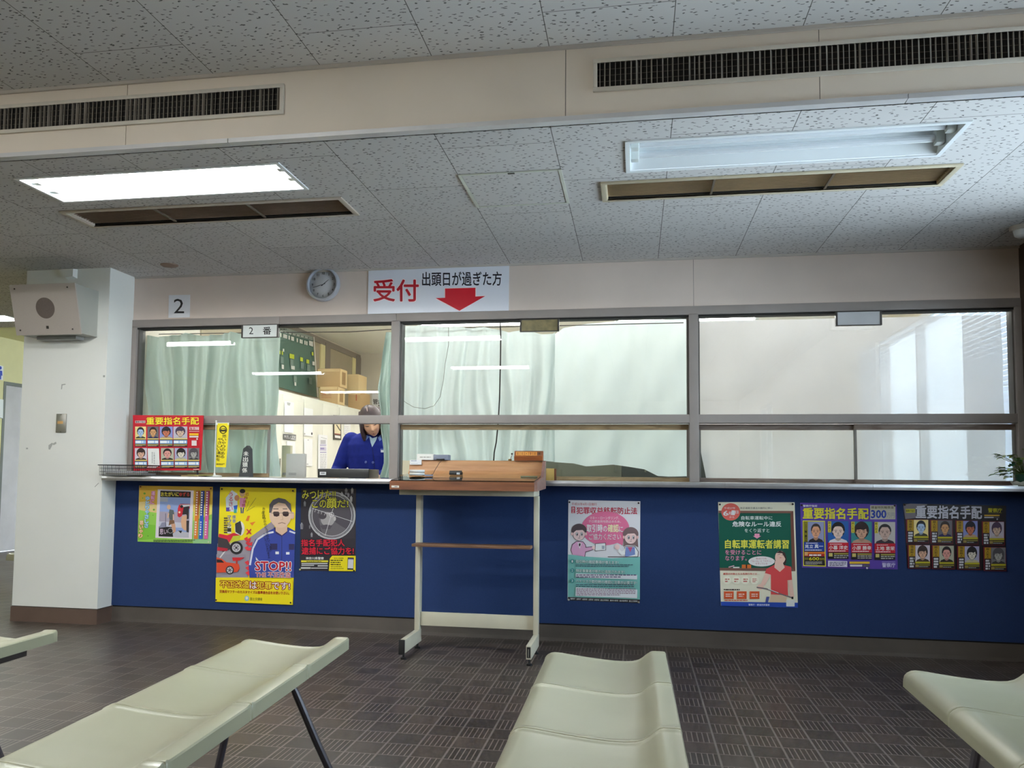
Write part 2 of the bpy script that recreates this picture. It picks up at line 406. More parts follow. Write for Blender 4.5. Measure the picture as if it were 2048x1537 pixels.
        for q in (.385, .615):
            s.line([(X(q - .075), Yv(.43)), (X(q + .07), Yv(.425))], .022 * h, dk)
            s.ell(X(q), Yv(.495), .055 * w, .016 * h, dk, 10)
        s.poly([(X(.5), Yv(.48)), (X(.545), Yv(.60)), (X(.5), Yv(.615)), (X(.455), Yv(.60))], sd)
        s.line([(X(.41), Yv(.685)), (X(.5), Yv(.677)), (X(.59), Yv(.685))], .02 * h, tuple(int(k * .55) for k in skin))
        s.line([(X(.455), Yv(.612)), (X(.545), Yv(.612))], .012 * h, dk)
    def build(s, name, parent=None, back=None, thick=0.0006, corners=None):
        if corners:
            m = ink(back) if back else ink((235, 235, 232)); k0 = s.k; s.k = 0
            a = [s.P(*p) for p in corners]; s.k = k0
            d = Vector((0, thick, 0)) if s.axis == 'Y' else Vector((-thick, 0, 0))
            b = [p + d for p in a]
            s.mb.add(a + b, [(0, 1, 2, 3), (7, 6, 5, 4), (0, 4, 5, 1), (1, 5, 6, 2), (2, 6, 7, 3), (3, 7, 4, 0)], m)
        o = s.mb.build(name, parent, loc=tuple(s.mb.v[-8]) if corners else None, fix=False); return o
# ================================================================ the setting
M_CEIL = mat_ceiling(); M_FLOOR = mat_floor()
M_WALLB = mat('beige_wall', (216, 200, 190), 0.75, var=0.05, scale=2.5, bump=0.15, bscale=120)
M_WHITE = mat('white_plaster', (236, 236, 231), 0.7, var=0.02, scale=2)
M_BULK = mat('bulkhead_paint', (226, 214, 200), 0.7, var=0.06, scale=1.6)
M_BLUE = mat('blue_carpet_panel', (44, 62, 104), 0.95, var=0.05, scale=180, bump=0.5, bscale=500, spec=0.1)
M_SKIRT = mat('brown_skirting', (96, 76, 66), 0.55, var=0.12, scale=5)
M_SKIRT2 = mat('grey_brown_skirting', (78, 70, 64), 0.55, var=0.2, scale=3)
M_FRAME = mat('grey_mauve_frame_paint', (150, 141, 137), 0.5, var=0.05, scale=8)
M_STEEL = mat('brushed_steel_edge', (196, 196, 200), 0.32, metal=0.85, var=0.08, scale=14)
M_CREAM = mat('hall_cream_wall', (214, 208, 158), 0.75, var=0.03)
M_OFFW = mat('office_wall', (224, 216, 200), 0.75, var=0.02)
M_DARK = mat('dark_brown_wall', (70, 54, 44), 0.6, var=0.1)
M_GLASS = mat_glass(); M_GLASS2 = mat_glass('sash_glass', (0.95, 0.98, 0.97), 0.8)
M_BLACK = mat('black_shadow_gap', (18, 17, 16), 0.7)
ZL, ZN = 2.29, 2.575
YB = 3.148; XR = 2.13; XP0, XP1 = -3.957, -3.348

b = MB(); b.box(-7.5, 2.6, -8.1, 12.1, -0.05, 0, M_FLOOR); struct(b.build('floor'))
def slab(b, x0, x1, y0, y1, z0, z1, m, holes):
    """a ceiling slab with rectangular openings for lamps and grilles"""
    xs = sorted({x0, x1} | {h[k] for h in holes for k in (0, 1) if x0 < h[k] < x1}); ys = sorted({y0, y1} | {h[k] for h in holes for k in (2, 3) if y0 < h[k] < y1})
    for ya, yb in zip(ys, ys[1:]):
        run = None
        for xa, xb in list(zip(xs, xs[1:])) + [(None, None)]:
            solid = xa is not None and not any(h[0] <= (xa + xb) / 2 <= h[1] and h[2] <= (ya + yb) / 2 <= h[3] for h in holes)
            if solid: run = (run[0], xb) if run else (xa, xb)
            elif run: b.box(run[0], run[1], ya, yb, z0, z1, m); run = None
LAMP_L = (-2.767, -1.49, 3.385, 3.735); LAMP_R = (-0.037, 1.224, 3.382, 3.738); LAMP_H = (-6.2, -5.27, 6.42, 6.70)
LAMPS_N = [(x0, x0 + 1.27, y0, y0 + .35) for x0, y0 in ((-2.75, 0.62), (-2.75, -2.1), (-6.1, 0.62), (-6.1, -2.5), (-6.1, -5.6))]
VENT_L = (-2.885, -1.378, 3.862, 4.148); VENT_R = (-0.152, 1.352, 3.845, 4.118)
def inset(h, d): return (h[0] + d, h[1] - d, h[2] + d, h[3] - d)
b = MB(); slab(b, -7.5, 2.3, -8.1, YB, ZN, ZN + .05, M_CEIL, [inset(h, .016) for h in LAMPS_N]); struct(b.build('ceiling'))
b = MB(); slab(b, -7.5, 2.3, YB + .03, 5.40, ZL, ZL + .05, M_CEIL, [inset(h, .016) for h in (LAMP_L, LAMP_R, VENT_L, VENT_R)]); slab(b, -7.5, XP0, 5.4, 7.0, ZL, ZL + .05, M_CEIL, [inset(LAMP_H, .016)])
b.box(-7.5, -3.3, 7.0, 7.05, ZL, 2.6, M_CREAM); b.box(-7.5, -3.3, 7.05, 12.1, 2.55, 2.6, M_CREAM); b.box(XP0, -3.3, 5.4, 7.0, ZL, ZL + .05, M_CEIL)
struct(b.build('ceiling'))
b = MB(); b.box(-3.345, 2.25, 5.40, 10.3, 2.45, 2.5, mat('office_ceiling', (240, 238, 230), 0.85, var=0.02)); struct(b.build('ceiling'))
b = MB(); b.box(-3.345, 2.25, 5.42, 10.16, 0, .004, mat('office_bounce_floor', (196, 190, 176), .5, var=.04)); struct(b.build('floor'))  # unseen pale floor layer, added to bounce light up onto the office ceiling
# bulkhead with its seams and the pale trim along its lower edge
b = MB(); xs = [-7.5, -4.2, -2.057, -0.253, 0.645, 2.3]
for x0, x1 in zip(xs, xs[1:]): b.box(x0 + .0012, x1 - .0012, YB, YB + .05, ZL + .012, ZN + .01, M_BULK)
b.box(-7.5, 2.3, YB + .004, YB + .052, ZL, ZN, M_BLACK)
struct(b.build('wall_bulkhead'))
b = MB()
for x0, x1 in ((-7.5, -1.6), (-1.597, 0.93), (0.933, 2.3)): b.box(x0, x1, YB - .012, YB + .03, ZL - .006, ZL + .012, mat('pale_metal_trim', (205, 203, 204), 0.4, metal=0.3))
struct(b.build('trim_1'))
b = MB(); b.box(-7.5, 2.3, YB - .012, YB - .0005, ZN - .014, ZN - .0005, mat('ceiling_trim', (190, 182, 174), 0.6)); struct(b.build('trim_2'))
b = MB(); b.box(-3.34, XR, 5.275, 5.289, ZL - .012, ZL - .0005, mat('ceiling_trim', (190, 182, 174), 0.6)); struct(b.build('trim_3'))

# pillar with scuffs
b = MB(); b.box(XP0, XP1, 5.012, 5.42, 0.098, ZL - .0005, M_WHITE)
pr = Print(0, 0, 1, 5.0117); pr.eps = 0.0001
for pts in (((123, 769), (131, 768), (131, 770), (125, 771), (124, 779), (122, 779)), ((97, 891), (104, 886), (106, 888), (100, 900), (97, 899)), ((105, 888), (112, 884), (113, 888), (107, 891)),
            ((206, 751), (210, 751), (210, 755), (206, 755)), ((52, 896), (56, 896), (56, 899), (52, 899)), ((189, 974), (197, 966), (198, 967), (190, 975))):
    pr.poly(pts, mat('scuff', (176, 176, 172), 0.8, var=0.1), keep=True)
o = 0
b.add(pr.mb.v, pr.mb.f, mat('scuff', (176, 176, 172), 0.8, var=0.1))
struct(b.build('wall_pillar', fix=False))
b = MB(); b.box(XP0 - .004, XP1 + .004, 5.006, 5.42, 0, 0.094, M_SKIRT); b.box(XP0, XP1 - .003, 5.013, 5.4, 0.094, 0.098, M_BLACK)
struct(b.build('baseboard_pillar'))
# counter wall: blue carpet panel, skirting, beige wall above the windows
b = MB(); b.box(XP1, XR, 5.163, 5.30, 0.101, 0.912, M_BLUE); struct(b.build('wall_counter'))
b = MB(); b.extrude([(5.158, 0.0), (5.162, 0.02), (5.168, 0.092), (5.29, 0.092), (5.29, 0)], XP1 + .004, XR, M_SKIRT2); b.box(XP1 + .004, XR, 5.172, 5.29, 0.092, 0.101, M_BLACK)
struct(b.build('baseboard_counter'))
b = MB(); b.box(XP1, 0.3455, 5.29, 5.40, 1.995, ZL, M_WALLB); b.box(0.3475, XR, 5.29, 5.40, 1.995, ZL, M_WALLB); b.box(0.34, 0.353, 5.294, 5.39, 1.995, ZL, M_BLACK)
struct(b.build('wall_back'))
# window frame: head, transom, jambs, mullions
b = MB()
for x0, x1 in ((-3.347, -2.29), (-2.289, -1.497), (-1.496, XR)): b.box(x0, x1, 5.278, 5.37, 1.941, 1.9935, M_FRAME, .003)
b.box(-3.347, XR, 5.29, 5.36, 1.93, 1.9415, M_BLACK)
b.box(-3.347, XR, 5.28, 5.37, 1.290, 1.342, M_FRAME, .003)
for x0, x1 in ((-3.347, -3.313), (-1.529, -1.473), (0.317, 0.372), (2.095, XR)): b.box(x0, x1, 5.278, 5.37, 0.9405, 1.95, M_FRAME, .003)
for x0, x1 in ((-3.313, -3.302), (-1.473, -1.462), (0.306, 0.317), (0.372, 0.38), (2.087, 2.095)): b.box(x0, x1, 5.30, 5.37, 1.3425, 1.94, mat('glazing_bead', (96, 92, 88), 0.5))
struct(b.build('trim_4'))
def pane(n, x0, x1):
    b = MB(); b.box(x0, x1, 5.335, 5.340, 1.3425, 1.935, M_GLASS); return struct(b.build(n))
pane('window_1', -3.31, -1.531); pane('window_2', -1.471, 0.315); pane('window_3', 0.374, 2.09)
M_SASH = mat_wood('worn_sash_wood', (112, 90, 62), (158, 134, 98), 3, (2, 12, 12), 0.55)
M_SASH2 = mat_wood('grey_sash_wood', (106, 88, 78), (140, 128, 120), 3, (2, 12, 12), 0.5)
def sash(name, label, x0, x1, Y, m, stile=0.012):
    t = thing(name, label, 'sliding window', (x0, Y, 0.9405))
    b = MB(); b.box(x0, x1, Y - .012, Y + .012, 1.252, 1.285, m, .002); b.build('top_rail', t)
    b = MB(); b.box(x0, x1, Y - .012, Y + .012, 0.9405, 0.966, m, .002); b.build('bottom_rail', t)
    for xa in (x0, x1 - stile):
        b = MB(); b.box(xa, xa + stile, Y - .011, Y + .011, 0.966, 1.252, mat('steel_stile', (120, 118, 112), 0.5)); b.build('stile', t)
    b = MB(); b.box(x0 + stile, x1 - stile, Y - .002, Y + .002, 0.966, 1.252, M_GLASS2); b.build('pane', t)
    return t
sash('sliding_window', 'low wood-railed sliding pane pushed open behind the red notice board', -3.31, -2.36, 5.335, M_SASH)
sash('sliding_window', 'closed low sliding pane with brown wood rails behind the wooden writing stand', -1.471, 0.315, 5.335, M_SASH)
sash('sliding_window', 'low sliding pane left of the vertical joint in the right bay', 0.374, 1.262, 5.350, M_SASH2)
sash('sliding_window', 'low sliding pane right of the vertical joint, behind the potted plant', 1.245, 2.093, 5.322, M_SASH2)
# other walls
b = MB(); b.box(-7.5, -7.4, -8.1, 9.06, 0, 2.6, M_CREAM); b.box(-7.5, -7.4, 10.02, 12.1, 0, 2.6, M_CREAM); b.box(-7.5, -7.4, 9.06, 10.02, 2.03, 2.6, M_CREAM); struct(b.build('wall_left'))
d = MB(); d.box(-7.44, -7.395, 9.06, 9.10, 0, 2.03, mat('door_frame_grey', (104, 108, 100), 0.5)); d.box(-7.44, -7.395, 9.98, 10.02, 0, 2.03, mat('door_frame_grey', (104, 108, 100), 0.5)); d.box(-7.44, -7.395, 9.10, 9.98, 1.99, 2.03, mat('door_frame_grey', (104, 108, 100), 0.5))
d.box(-7.455, -7.425, 9.10, 9.98, 0.005, 1.99, mat('door_leaf_grey', (186, 182, 182), 0.5)); d = struct(d.build('door_1'))
b = MB(); b.box(-7.5, -3.3, 12.0, 12.1, 0, 2.6, M_CREAM); struct(b.build('wall_far'))
b = MB(); b.box(-7.5, 2.3, -8.1, -8.0, 0, 2.6, M_WALLB); struct(b.build('wall_rear'))
b = MB()
b.box(XR, XR + .12, 4.5, 5.40, 0, 2.6, M_DARK); b.box(XR, XR + .12, -8.1, 4.5, 0, 0.75, M_WALLB); b.box(XR, XR + .12, -8.1, 4.5, 2.2, 2.6, M_WALLB)
for y0, y1 in ((-8.1, -5.0), (-3.6, 2.4)): b.box(XR, XR + .12, y0, y1, 0.75, 2.2, M_WALLB)
struct(b.build('wall_right'))
for k, (y0, y1) in enumerate(((-5.0, -3.6), (2.4, 4.5))):
    f = MB(); al = mat('window_aluminium', (150, 150, 150), 0.4, metal=0.6)
    f.box(XR + .03, XR + .09, y0, y0 + .04, .75, 2.2, al); f.box(XR + .03, XR + .09, y1 - .04, y1, .75, 2.2, al); f.box(XR + .03, XR + .09, (y0 + y1) / 2 - .02, (y0 + y1) / 2 + .02, .75, 2.2, al)
    f.box(XR + .03, XR + .09, y0, y1, .75, .79, al); f.box(XR + .03, XR + .09, y0, y1, 2.16, 2.2, al); f.box(XR + .055, XR + .06, y0 + .04, y1 - .04, .79, 2.16, M_GLASS2)
    struct(f.build('window_%d' % (k + 4)))
# office shell
b = MB(); b.box(-3.50, -3.345, 5.42, 10.3, 0, 2.5, M_OFFW); struct(b.build('wall_office_left'))
b = MB(); b.box(-3.5, 2.37, 10.16, 10.3, 0, 2.5, M_OFFW); struct(b.build('wall_office_back'))
b = MB(); b.box(2.25, 2.37, 5.40, 10.2, 0, 0.88, M_OFFW); b.box(2.25, 2.37, 5.40, 10.2, 2.22, 2.5, M_OFFW); b.box(2.25, 2.37, 5.40, 5.5, .88, 2.22, M_OFFW); b.box(2.25, 2.37, 9.2, 10.2, .88, 2.22, M_OFFW); struct(b.build('wall_office_right'))
f = MB(); f.box(2.30, 2.305, 5.5, 9.2, .88, 2.22, M_GLASS2)
for y in (5.5, 7.33, 9.17): f.box(2.28, 2.34, y, y + .03, .88, 2.22, mat('window_aluminium', (150, 150, 150), 0.4, metal=0.6))
struct(f.build('window_7'))
# grey framed clerestory on the office's left wall
f = MB(); gf = mat('office_frame_grey', (140, 130, 120), 0.5); tan = mat('office_panel_tan', (176, 164, 140), 0.6, var=0.04)
XW = -3.345
f.box(XW, XW + .02, 6.2, 10.15, 2.365, 2.43, gf)
for y0, y1 in ((6.2, 8.77), (9.07, 9.86)): f.box(XW, XW + .012, y0, y1, 1.78, 2.365, tan)
for y0, y1 in ((8.92, 9.07), (9.97, 10.155)): f.box(XW, XW + .025, y0, y1, 1.78, 2.40, gf)
for y0, y1 in ((8.79, 8.92), (9.86, 9.97)): f.box(XW, XW + .02, y0, y1, 1.78, 2.365, mat('office_strip_cream', (232, 222, 170), 0.6))
struct(f.build('window_8'))

# countertop
M_CTOP = mat('worn_counter_top', (176, 174, 172), 0.35, var=0.08, scale=5)
c = thing('countertop', 'long grey steel-edged reception counter top above the blue panel', 'counter', (XP1, 5.0, 0.912))
b = MB(); b.box(XP1 + .003, XR - .005, 5.008, 5.70, 0.9125, 0.9395, M_CTOP); b.build('slab', c)
for x0, x1 in ((XP1 + .003, -0.08), (-0.078, 0.49), (0.492, 1.26), (1.262, XR - .005)):
    b = MB(); b.extrude([(5.008, 0.9095), (5.0, 0.911), (4.998, 0.925), (5.0, 0.9385), (5.010, 0.941), (5.045, 0.941), (5.045, 0.9395), (5.008, 0.9395)], x0, x1, M_STEEL); b.build('edge_strip', c)

# ================================================================ lamps
M_TUBE = mat_emit('lit_tube', (0.97, 1.0, 0.98), E_TUBE); M_TUBEO = mat_emit('office_tube', (1.0, 0.985, 0.95), E_OFF)
M_TROUGH = mat('white_lamp_enamel', (232, 236, 238), 0.4, var=0.01); M_DEAD = mat('unlit_tube_glass', (222, 226, 230), 0.2, var=0.01)
M_SOCK = mat('lamp_socket', (206, 210, 206), 0.5)
def lamp(name, label, h, z, tube, group=None, dn=0.0):
    x0, x1, y0, y1 = h
    t = thing(name, label, 'ceiling light', ((x0 + x1) / 2, (y0 + y1) / 2, z), group)
    b = MB(); w = .018; zt = z - .006
    for a in ((x0, x1, y0, y0 + w), (x0, x1, y1 - w, y1), (x0, x0 + w, y0 + w, y1 - w), (x1 - w, x1, y0 + w, y1 - w)): b.box(a[0], a[1], a[2], a[3], zt, z - .0005, M_TROUGH)
    b.build('rim', t)
    b = MB(); xi0, xi1, yi0, yi1 = x0 + w, x1 - w, y0 + w, y1 - w; zu = z + .075 - dn
    b.add([(xi0, yi0, z), (xi1, yi0, z), (xi1, yi1, z), (xi0, yi1, z), (xi0, yi0 + .055, zu), (xi1, yi0 + .055, zu), (xi1, yi1 - .055, zu), (xi0, yi1 - .055, zu)],
          [(0, 1, 5, 4), (2, 3, 7, 6), (4, 5, 6, 7), (1, 2, 6, 5), (3, 0, 4, 7)], M_TROUGH); b.build('reflector', t)
    for k, yy in enumerate((y0 + .115, y1 - .115)):
        b = MB(); b.tube([(xi0 + .04, yy, z + .03 - dn), (xi1 - .04, yy, z + .03 - dn)], .0155, tube, 10); b.build('tube', t)
        for xa in (xi0 + .004, xi1 - .036):
            b = MB(); b.box(xa, xa + .032, yy - .02, yy + .02, z + .005 - dn, z + .07 - dn, M_SOCK, .004); b.build('socket', t)
    return t
lamp('ceiling_light', 'bright lit twin-tube ceiling light left of the access hatch', LAMP_L, ZL, M_TUBE)
lamp('ceiling_light', 'unlit white twin-tube ceiling light at the right', LAMP_R, ZL, M_DEAD)
for h in LAMPS_N: lamp('ceiling_light', 'lit twin-tube ceiling light seen only as a white streak in the glass', h, ZN, M_TUBE, 'ceiling lights mirrored in the window glass', dn=.035)
lamp('ceiling_light', 'lit ceiling light in the hall beside the wall speaker', LAMP_H, ZL, M_TUBE)
for x0, y0 in ((-2.8, 6.2), (-1.2, 6.2), (0.4, 6.2), (-2.0, 7.6), (-0.2, 7.6)):
    lamp('ceiling_light', 'lit twin-tube office light behind the curtained windows', (x0, x0 + 1.27, y0, y0 + .3), 2.45, M_TUBEO, 'office ceiling lights', dn=.12)
# ================================================================ grilles, hatch, detector, speaker
M_GRILL = mat('grille_beige_metal', (205, 198, 186), 0.5, var=0.08, scale=4)
M_BLADE = mat('dusty_louvre_blade', (140, 132, 122), 0.7, var=0.25, scale=9)
M_HOLE = mat('dark_duct', (22, 19, 16), 0.9)
def wall_grille(label, x0, x1):
    z0, z1 = 2.388, 2.512; y = YB
    t = thing('air_grille', label, 'air vent', ((x0 + x1) / 2, y, z0), 'bulkhead air grilles')
    b = MB(); w = .016
    for a in ((x0, x1, z0, z0 + w), (x0, x1, z1 - w, z1), (x0, x0 + w, z0 + w, z1 - w), (x1 - w, x1, z0 + w, z1 - w)): b.box(a[0], a[1], y - .012, y - .0003, a[2], a[3], M_GRILL, .002)
    b.build('frame', t)
    b = MB(); b.box(x0 + w, x1 - w, y - .0022, y - .0004, z0 + w, z1 - w, M_HOLE); b.build('duct_opening', t)
    b = MB(); n = int((x1 - x0 - 2 * w) / .0187); rnd = random.Random(3)
    for k in range(n):
        x = x0 + w + (k + .5) * (x1 - x0 - 2 * w) / n; a = rnd.choice((0, 0, 0, .003, -.003, .006)); e = 0.0012
        b.add([(x - e, y - .011, z0 + w), (x + e, y - .011, z0 + w), (x + e + a, y - .0025, z0 + w), (x - e + a, y - .0025, z0 + w), (x - e, y - .011, z1 - w), (x + e, y - .011, z1 - w), (x + e + a, y - .0025, z1 - w), (x - e + a, y - .0025, z1 - w)],
              [(0, 1, 5, 4), (1, 2, 6, 5), (2, 3, 7, 6), (3, 0, 4, 7)], M_BLADE)
    b.build('louvre_blades', t, fix=False)
    b = MB()
    for k in range(1, 4): zz = z0 + w + k * (z1 - z0 - 2 * w) / 4; b.box(x0 + w, x1 - w, y - .0030, y - .0024, zz - .001, zz + .001, mat('rear_bar', (84, 76, 66), 0.7))
    b.build('rear_bars', t)
wall_grille('dusty louvred air grille in the bulkhead above the lit ceiling light', -2.875, -1.368)
wall_grille('dark louvred air grille in the bulkhead above the unlit ceiling light', -0.151, 1.352)
def ceil_vent(label, h, slat_rgb, frame_rgb):
    x0, x1, y0, y1 = h; z = ZL; t = thing('ceiling_vent', label, 'air vent', ((x0 + x1) / 2, (y0 + y1) / 2, z), 'ceiling slot vents')
    fr = mat('vent_frame_%d' % frame_rgb[0], frame_rgb, 0.5, var=.08); sl = mat('vent_slat_%d' % slat_rgb[0], slat_rgb, 0.6, var=.15, scale=5)
    b = MB(); w = .024
    for a in ((x0, x1, y0, y0 + w), (x0, x1, y1 - w, y1), (x0, x0 + w, y0 + w, y1 - w), (x1 - w, x1, y0 + w, y1 - w)): b.box(a[0], a[1], a[2], a[3], z - .009, z - .0005, fr, .002)
    b.box(x0 + w, x0 + w + .004, y0 + w, y1 - w, z - .004, z + .02, fr); b.box(x1 - w - .004, x1 - w, y0 + w, y1 - w, z - .004, z + .02, fr)
    b.build('frame', t)
    b = MB(); b.box(x0 + .01, x1 - .01, y0 + .01, y1 - .01, z + .0505, z + .056, M_HOLE); b.box(x0 + .0165, x0 + .022, y0 + .017, y1 - .017, z + .001, z + .05, M_HOLE); b.box(x1 - .022, x1 - .0165, y0 + .017, y1 - .017, z + .001, z + .05, M_HOLE); b.box(x0 + .017, x1 - .017, y0 + .0165, y0 + .022, z + .001, z + .05, M_HOLE); b.box(x0 + .017, x1 - .017, y1 - .022, y1 - .0165, z + .001, z + .05, M_HOLE); b.build('duct_opening', t)
    b = MB(); n = 12; xa, xb = x0 + w + .004, x1 - w - .004
    for k in range(n):
        y = y0 + w + (k + .5) * (y1 - y0 - 2 * w) / n; e = .0105
        b.add([(xa, y - e, z + .004), (xb, y - e, z + .004), (xb, y + e, z + .018), (xa, y + e, z + .018), (xa, y - e, z + .0055), (xb, y - e, z + .0055), (xb, y + e, z + .0195), (xa, y + e, z + .0195)], [(0, 1, 2, 3), (7, 6, 5, 4), (0, 4, 5, 1), (2, 6, 7, 3)], sl)
    b.build('slats', t)
    for q in (1 / 3, 2 / 3):
        xm = x0 + (x1 - x0) * q; b = MB(); b.box(xm - .005, xm + .005, y0 + w, y1 - w, z - .004, z + .003, mat('vent_divider', (96, 82, 66), 0.6)); b.build('divider', t)
ceil_vent('pale slotted ceiling vent behind the lit ceiling light', VENT_L, (206, 186, 170), (196, 184, 168))
ceil_vent('browned slotted ceiling vent behind the unlit ceiling light', VENT_R, (204, 182, 150), (198, 186, 160))
# access hatch
t = thing('access_hatch', 'square ceiling access hatch with a pale metal frame', 'hatch', (-.54, 3.89, ZL))
b = MB(); hm = mat('hatch_frame_metal', (206, 208, 196), 0.45, metal=.2); x0, x1, y0, y1 = -.767, -.310, 3.653, 4.122
for a in ((x0, x1, y0, y0 + .014), (x0, x1, y1 - .014, y1), (x0, x0 + .014, y0 + .014, y1 - .014), (x1 - .014, x1, y0 + .014, y1 - .014)): b.box(a[0], a[1], a[2], a[3], ZL - .005, ZL - .0004, hm)
b.build('frame', t)
b = MB(); b.box(x0 + .018, x1 - .018, y0 + .018, y1 - .018, ZL - .003, ZL - .0004, M_CEIL); b.build('panel', t)
b = MB(); b.box(-.545, -.515, y0 + .004, y0 + .016, ZL - .008, ZL - .005, mat('latch_dark', (90, 88, 80), 0.4, metal=.5)); b.build('latch', t)
# smoke detector
t = thing('smoke_detector', 'white round smoke detector on the ceiling at far right', 'smoke detector', (1.985, 4.87, ZL)); wm = mat('detector_white', (222, 224, 226), 0.4, var=.01)
b = MB(); b.lathe([(0, -.022), (.058, -.022), (.062, -.016), (.062, -.0005)], mat('detector_base', (196, 188, 180), .5), (1.985, 4.87, ZL), 28); b.build('base', t)
b = MB(); b.lathe([(0, -.058), (.03, -.057), (.040, -.05), (.047, -.0222), (0, -.0221)], wm, (1.985, 4.87, ZL), 28); b.build('sensor_dome', t)
# flush ceiling disc
t = MB(); c0 = (-2.925, 5.0, ZL); t.lathe([(0, -.010), (.045, -.009), (.055, -.004), (.056, -.0005)], mat('brown_disc', (140, 118, 104), .6), c0, 28)
tag(t.build('ceiling_disc', loc=c0), 'small round brown disc on the ceiling above the number plate', 'ceiling fitting')
# wall loudspeaker with a downward sloping face
t = thing('wall_speaker', 'grey box loudspeaker with a sloping front high on the white pillar', 'speaker', (-3.65, 5.01, 1.834))
sg = mat('speaker_grey', (168, 168, 160), .5, var=.03); sf = mat('speaker_front', (176, 166, 158), .6, var=.04, scale=300)
xa, xb = -3.877, -3.426
b = MB(); b.extrude([(5.0117, 1.836), (5.0117, 2.135), (4.775, 2.135), (4.859, 1.834)], xa, xb, sg, 'X'); b.build('cabinet', t)
d = Vector((0, 4.854 - 4.770, 1.833 - 2.135)); L = d.length; d.normalize(); nrm = Vector((0, -d.z, d.y)) * -1
if nrm.y > 0: nrm = -nrm
o0 = Vector((0, 4.770, 2.135))
def sp(u, v, h=0.0): return Vector((u, 0, 0)) + o0 + d * v + nrm * h
b = MB(); q = [sp(xa - .004, -.003), sp(xb + .004, -.003), sp(xb + .004, L + .003), sp(xa - .004, L + .003)]; q2 = [p + nrm * .010 for p in q]
b.add(q + q2, [(0, 1, 2, 3), (4, 5, 6, 7), (0, 1, 5, 4), (1, 2, 6, 5), (2, 3, 7, 6), (3, 0, 4, 7)], sf); b.build('front_panel', t)
b = MB(); cu = (xa + xb) / 2 + .002; vs = [sp(cu + .066 * math.cos(2 * PI * k / 32), L * .47 + .066 * math.sin(2 * PI * k / 32), .0106) for k in range(32)]; b.add(vs, [tuple(range(32))], mat('speaker_mesh', (104, 92, 86), .8, var=.2, scale=400)); b.build('speaker_grille', t, fix=False)
for u in (xa + .03, xb - .05):
    for v in (.022, L - .03):
        b = MB(); p = sp(u, v, .012); b.sphere(p, .0055, mat('screw', (80, 74, 68), .4, metal=.5), 8, 6); b.build('screw', t)
b = MB(); q = [sp(cu - .002 + a, L - .045 + c, .0108) for a, c in ((-.009, -.009), (.009, -.009), (.009, .009), (-.009, .009))]; b.add(q, [(0, 1, 2, 3)], mat('speaker_badge', (54, 50, 48), .4)); b.build('badge', t, fix=False)
b = MB(); b.box(-3.80, -3.52, 4.93, 5.0117, 1.812, 1.833, mat('bracket_grey', (150, 150, 146), .5)); b.build('wall_bracket', t)
# cable cover, steel plate
b = MB(); b.add([(-3.705, 5.0117, 2.285), (-3.585, 5.0117, 2.285), (-3.585, 5.0117, 2.225), (-3.65, 5.0117, 2.215), (-3.705, 4.985, 2.285), (-3.60, 4.985, 2.285), (-3.60, 4.985, 2.235), (-3.655, 4.985, 2.228)],
      [(0, 1, 2, 3), (4, 5, 6, 7), (0, 1, 5, 4), (1, 2, 6, 5), (2, 3, 7, 6), (3, 0, 4, 7)], M_WHITE)
tag(b.build('cable_cover', loc=(-3.65, 5.01, 2.22)), 'small white cable cover on the pillar just under the ceiling', 'cable cover')
t = thing('switch_plate', 'blank brushed steel plate with an orange label on the pillar', 'switch plate', (-3.655, 5.01, 1.215))
b = MB(); b.box(-3.691, -3.618, 5.005, 5.0117, 1.215, 1.338, mat('plate_steel', (150, 148, 142), .35, metal=.7), .003); b.build('plate', t)
b = MB(); b.box(-3.680, -3.640, 5.0043, 5.0049, 1.272, 1.29, mat('faded_orange_label', (206, 160, 100), .6)); b.build('sticker', t)
for z in (1.332, 1.221):
    b = MB(); b.sphere((-3.655, 5.005, z), .003, mat('screw', (80, 74, 68), .4, metal=.5), 8, 6); b.build('screw', t)

# ================================================================ clock and signs
YW = 5.2895
t = thing('wall_clock', 'round silver-rimmed wall clock left of the red arrow sign', 'clock', (-1.992, YW, 2.196))
cc = (-1.992, YW, 2.196)
b = MB(); b.lathe([(.112, .0), (.1125, .022), (.107, .034), (.098, .036), (.0945, .030), (.0945, .012), (.0945, 0)], mat('silver_rim', (190, 194, 204), .3, metal=.4, var=.02), cc, 48, 'Y'); b.build('rim', t)
b = MB(); b.lathe([(0, .012), (.0945, .012), (.0945, .006)], mat('clock_dial', (214, 216, 222), .5, var=.0), cc, 40, 'Y')
num = ink((52, 56, 62))
for k in range(1, 13):
    a = PI / 2 - k * PI / 6; vs, fs, (g0, g1, g2, g3) = glyphs(str(k), .01); h = .0165; sc = h / (g3 - g1)
    b.add([(cc[0] + .074 * math.cos(a) + (x - (g0 + g2) / 2) * sc, YW - .0124, cc[2] + .074 * math.sin(a) + (y - (g1 + g3) / 2) * sc) for x, y in vs], fs, num)
b.build('dial', t, fix=False)
def hand(n, ang, l, w, h, rgb):
    b = MB(); a = PI / 2 - math.radians(ang); u = Vector((math.cos(a), 0, math.sin(a))); v = Vector((-math.sin(a), 0, math.cos(a))); c = Vector((cc[0], YW - h, cc[2]))
    q = [c - u * .015 + v * w, c - u * .015 - v * w, c + u * l - v * w * .4, c + u * l + v * w * .4]; b.add(q + [p - Vector((0, .0008, 0)) for p in q], [(0, 1, 2, 3), (4, 5, 6, 7), (0, 1, 5, 4), (1, 2, 6, 5), (2, 3, 7, 6), (3, 0, 4, 7)], ink(rgb)); b.build(n, t)
hand('hour_hand', 51, .048, .0028, .0135, (70, 74, 80)); hand('minute_hand', 253, .07, .0022, .015, (80, 84, 90)); hand('second_hand', 256, .075, .0008, .0165, (120, 120, 126))
